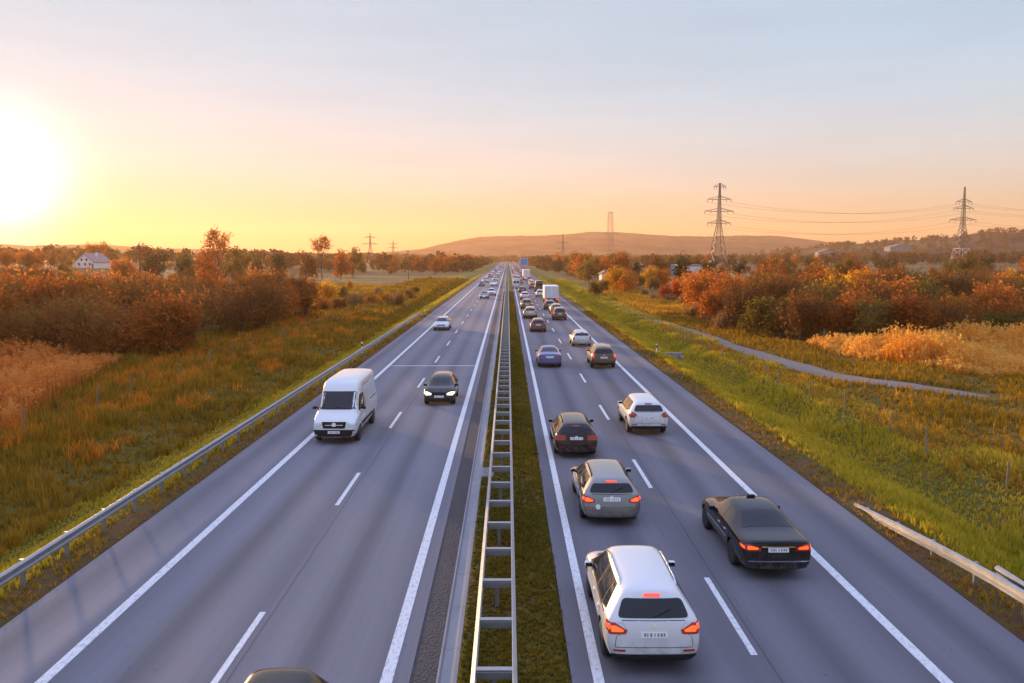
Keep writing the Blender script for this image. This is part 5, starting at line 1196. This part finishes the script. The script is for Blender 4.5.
# oncoming
c = van('delivery_van', P_WHITE); c.keep('van'); put_car(c, 334, 445, 'white high-roof delivery van with black bumper straddling the hard-shoulder line', 'van', False, rot=0.)
c = suv('hatchback', P_BLACK, L=4.05, W=1.75, H=1.50, zb=.94, zG=1.0, rg=.36, yG=.14, wheelbase=2.52, wr=.31, tail='tall', lit=False, ws=(2.4, 3.1), hood=(1.0, .80), kind='hatch', brake=False, zs=.19, qwin=False)
for o in c.parts:
    if o.name.startswith('headlight'): o.data.materials.clear(); o.data.materials.append(M_LAMP_ON)
c.keep('hatch_on'); put_car(c, 439, 406, 'small black hatchback with glowing headlights coming towards the bridge in the inner lane', 'car', False)
def far(key, paintm, x, y, label, cat='car', away=True, name=None):
    me = MERGE[key]; o = bpy.data.objects.new(name or {'suv': 'suv', 'suv_b': 'suv', 'crossover': 'crossover', 'van': 'delivery_van', 'sedan': 'sedan', 'sedan_b': 'sedan', 'estate': 'estate_car', 'wagon': 'estate_car', 'hatch': 'hatchback', 'hatch_on': 'hatchback'}[key], me); col.objects.link(o)
    o.location = (x, y, .004); o.rotation_euler = (0, 0, (0 if away else math.pi) + rad(_vr.uniform(-.4, .4)))
    for i, m in enumerate(me.materials):
        if m.name.endswith(('_paint', '_metallic')): o.material_slots[i].link = 'OBJECT'; o.material_slots[i].material = paintm
    tag(o, label, cat, CARS_E if away else CARS_W); return o
def farp(key, paintm, px, py, label, cat='car', away=True):
    p = spot(px, py); L = {'van': 5.9}.get(key, 4.5); return far(key, paintm, p.x, p.y + L / 2, label, cat, away)
# the car that is just leaving the frame under the bridge
p = spot(292, 705); far('hatch', P_BLACK, -3.75, 10.92, 'dark car leaving the picture at the bottom edge, only its rear roof showing', 'car', False)
farp('hatch', P_SILVER, 441, 331, 'silver car alone in the outer oncoming lane beyond the end of the guard rail', away=False)
farp('sedan_b', P_DGREY, 484, 299, 'dark grey saloon in the oncoming pair, the nearer one of the two', away=False)
farp('crossover', P_WHITE, 491.5, 296, 'white crossover in the oncoming pair, just behind the dark grey saloon', away=False)
farp('hatch', P_MAROON, 481.5, 286.5, 'small maroon car coming on in the outer lane behind the oncoming pair', away=False)
farp('sedan_b', P_SILVER, 494, 286, 'silver saloon coming on in the inner lane behind the oncoming pair', away=False)
farp('hatch', P_DRED, 538.5, 332.5, 'dark red car in the inner lane ahead of the deep blue saloon')
farp('crossover', P_BEIGE, 530.5, 319, 'champagne crossover in the inner lane just ahead of the dark red car')
farp('suv', P_OLIVE, 527, 309.5, 'olive SUV in the inner lane between the champagne crossover and a cream car')
farp('suv_b', P_BRONZE, 560, 320.5, 'bronze SUV in the outer lane, last car before the box lorry queue')
farp('wagon', P_BEIGE, 556.5, 314, 'champagne estate car squeezed just ahead of the bronze SUV of the outer lane')
farp('hatch', P_DGREY, 550, 310, 'charcoal hatchback to the left of the white box lorry')
farp('crossover', P_WHITE, 540.5, 297.5, 'white crossover in the outer lane beyond the white box lorry')
farp('van', P_DGREY, 539, 291.5, 'dark van in the outer lane ahead of the white crossover', 'van')
farp('estate', P_SILVER, 525, 299.5, 'cream-silver estate car in the inner lane beyond the olive SUV')
farp('hatch', P_DGREY, 522.5, 293, 'charcoal hatchback in the inner lane between the cream-silver estate and the white van')
# ---- lorries
M_BOX = mat('lorry_box_white', (.70, .70, .70), .5, 0, .06, 1.); M_CURTAIN = mat('pinkish_curtain_side', (.62, .42, .36), .6, 0, .08, 1.)
def lorry(x, y, W, Hh, Lb, label, boxm, sidem, cat='lorry', away=True):
    r = empty('box_lorry', (x, y, 0), 0 if away else math.pi, label, cat, CARS_E if away else CARS_W); z0 = 1.05
    b = MB(); b.box(-W / 2, W / 2, 0, Lb, z0, z0 + Hh); bx = b.build('cargo_box', boxm, r, bevel=.03)
    for s in (-1, 1):
        b = MB(); b.box(min(s * W / 2, s * (W / 2 + .02)), max(s * W / 2, s * (W / 2 + .02)), .15, Lb - .15, z0 + .15, z0 + Hh - .12); b.build('side_panel', sidem, r)
        b = MB(); b.box(min(s * .03, s * (W / 2 - .06)), max(s * .03, s * (W / 2 - .06)), -.03, -.003, z0 + .08, z0 + Hh - .08); d = b.build('rear_door', boxm, r, bevel=.008)
        b = MB()
        for q in (.35, .75): b.bar((s * W / 2 * q, -.05, z0 + .1), (s * W / 2 * q, -.05, z0 + Hh - .1), .02, n=6)
        b.build('lock_bar', M_ZINC_DULL, d)
        b = MB(); b.box(min(s * .75, s * (W / 2 - .05)), max(s * .75, s * (W / 2 - .05)), -.06, -.005, .78, .95); b.build('tail_lamp', M_TAIL_ON, r)
    b = MB(); b.box(-W / 2 + .25, W / 2 - .25, .02, Lb + 1.9, .68, z0 - .01); b.box(-W / 2 + .03, W / 2 - .03, -.004, .18, .74, .99); b.build('chassis', M_TRIM, r)
    b = MB(); y0 = Lb + .25
    pr = [(y0, .55), (y0 + 1.95, .55), (y0 + 2.0, 1.5), (y0 + 1.75, 2.75), (y0 + 1.1, 3.0), (y0, 3.25)]
    W2 = W / 2 - .05; n = len(pr); b.add([(-W2, a, c_) for a, c_ in pr] + [(W2, a, c_) for a, c_ in pr], [tuple(range(n)), tuple(range(2 * n - 1, n - 1, -1))] + [(i, n + i, n + (i + 1) % n, (i + 1) % n) for i in range(n)])
    cb = b.build('cab', P_WHITE, r, 30, .06, 2)
    b = MB(); b.add([(-W2 + .12, y0 + 1.995, 1.62), (W2 - .12, y0 + 1.995, 1.62), (W2 - .12, y0 + 1.80, 2.62), (-W2 + .12, y0 + 1.80, 2.62), (-W2 + .12, y0 + 1.9, 1.62), (W2 - .12, y0 + 1.9, 1.62), (W2 - .12, y0 + 1.7, 2.62), (-W2 + .12, y0 + 1.7, 2.62)], [(0, 1, 2, 3), (7, 6, 5, 4), (0, 4, 5, 1), (1, 5, 6, 2), (2, 6, 7, 3), (3, 7, 4, 0)]); b.build('windscreen', M_CARGLASS, cb)
    for s in (-1, 1):
        b = MB(); b.box(min(s * (W2 - .01), s * (W2 + .008)), max(s * (W2 - .01), s * (W2 + .008)), y0 + .6, y0 + 1.6, 1.65, 2.4); b.build('side_window', M_SIDEGLASS, cb)
        for yy in (.9, 2.1, Lb + .9):
            b = MB(); b.lathe([(-.15, .30), (-.15, .44), (-.10, .50), (.10, .50), (.15, .44), (.15, .30)], 20, c=(s * (W / 2 - .18), yy, .50)); b.build('wheel', M_TYRE, r, 40)
    b = MB(); b.box(-.26, .26, -.012, -.006, .80, .91); b.build('number_plate', M_PLATE, r)
    return r
p = spot(551.5, 304.5); lorry(p.x, p.y, 2.45, 2.15, 6.0, 'white box lorry in the outer lane with a pinkish left side', M_BOX, M_CURTAIN)
p = spot(526.5, 279.5); lorry(p.x, p.y, 2.5, 2.6, 7.5, 'tall white box lorry far up the outer lane below the blue sign', M_BOX, M_BOX)
p = spot(516.5, 288.5); far('van', P_WHITE, p.x, p.y + 3, 'white van far up the inner lane of the departing traffic', 'van')
rng = random.Random(31)
KEYS = ['suv', 'sedan', 'estate', 'hatch', 'crossover', 'suv_b', 'wagon', 'sedan_b']
PAL = [(P_WHITE, 'white'), (P_DGREY, 'charcoal'), (P_SILVER, 'silver'), (P_MAROON, 'maroon'), (P_BEIGE, 'champagne'), (P_LBLUE, 'pale-blue'), (P_WHITE, 'white'), (P_RED, 'red'), (P_DGREY, 'charcoal'), (P_OLIVE, 'olive')]
KN = {'suv': 'SUV', 'sedan': 'saloon', 'estate': 'estate', 'hatch': 'hatchback', 'crossover': 'crossover', 'suv_b': 'SUV', 'wagon': 'wagon', 'sedan_b': 'saloon', 'van': 'van'}
def queue(x, y0, y1, gap, lane, away, ref, seed):
    rng = random.Random(seed); y = y0; prev = ref; used = set()
    while y < y1:
        for _ in range(60):
            k = rng.choice(KEYS); m, cn = rng.choice(PAL)
            if (k, cn) not in used: break
        used.add((k, cn)); me = '%s %s' % (cn, KN[k])
        lb = 'tiny %s in the %s, %s the %s' % (me, lane, 'ahead of' if away else 'following', prev)
        far(k, m, x + rng.uniform(-.4, .4), y, lb, 'car', away); prev = me; y += gap * rng.uniform(.75, 1.6)
queue(3.45, G(516, 285).y + 14, 760, 15, 'inner departing lane', True, 'white van', 1)
queue(6.8, G(540, 291).y + 14, G(526, 279.5).y - 6, 14, 'outer departing lane', True, 'dark van', 2)
queue(6.8, G(526, 279.5).y + 20, 760, 18, 'outer lane past the lorry', True, 'tall lorry', 3)
queue(-4.1, G(494, 284).y + 34, 800, 36, 'inner oncoming lane', False, 'silver saloon', 4)
queue(-7.4, G(481, 286).y + 30, 800, 40, 'outer oncoming lane', False, 'small maroon car', 5)
# ================================================================== evening haze
def haze():
    b = MB(); b.box(-3600, 3600, -420, 5200, -8, 190)
    t = NT('evening_haze'); v = t.n('ShaderNodeVolumePrincipled')
    v.inputs['Color'].default_value = (1.0, .62, .36, 1); v.inputs['Density'].default_value = HAZE_DENSITY; v.inputs['Anisotropy'].default_value = HAZE_ANISO
    t.t.links.new(v.outputs[0], t.out.inputs['Volume'])
    o = b.build('haze', t.m); tag(o, kind='stuff')
HAZE_DENSITY = .00015; HAZE_ANISO = .40
haze()
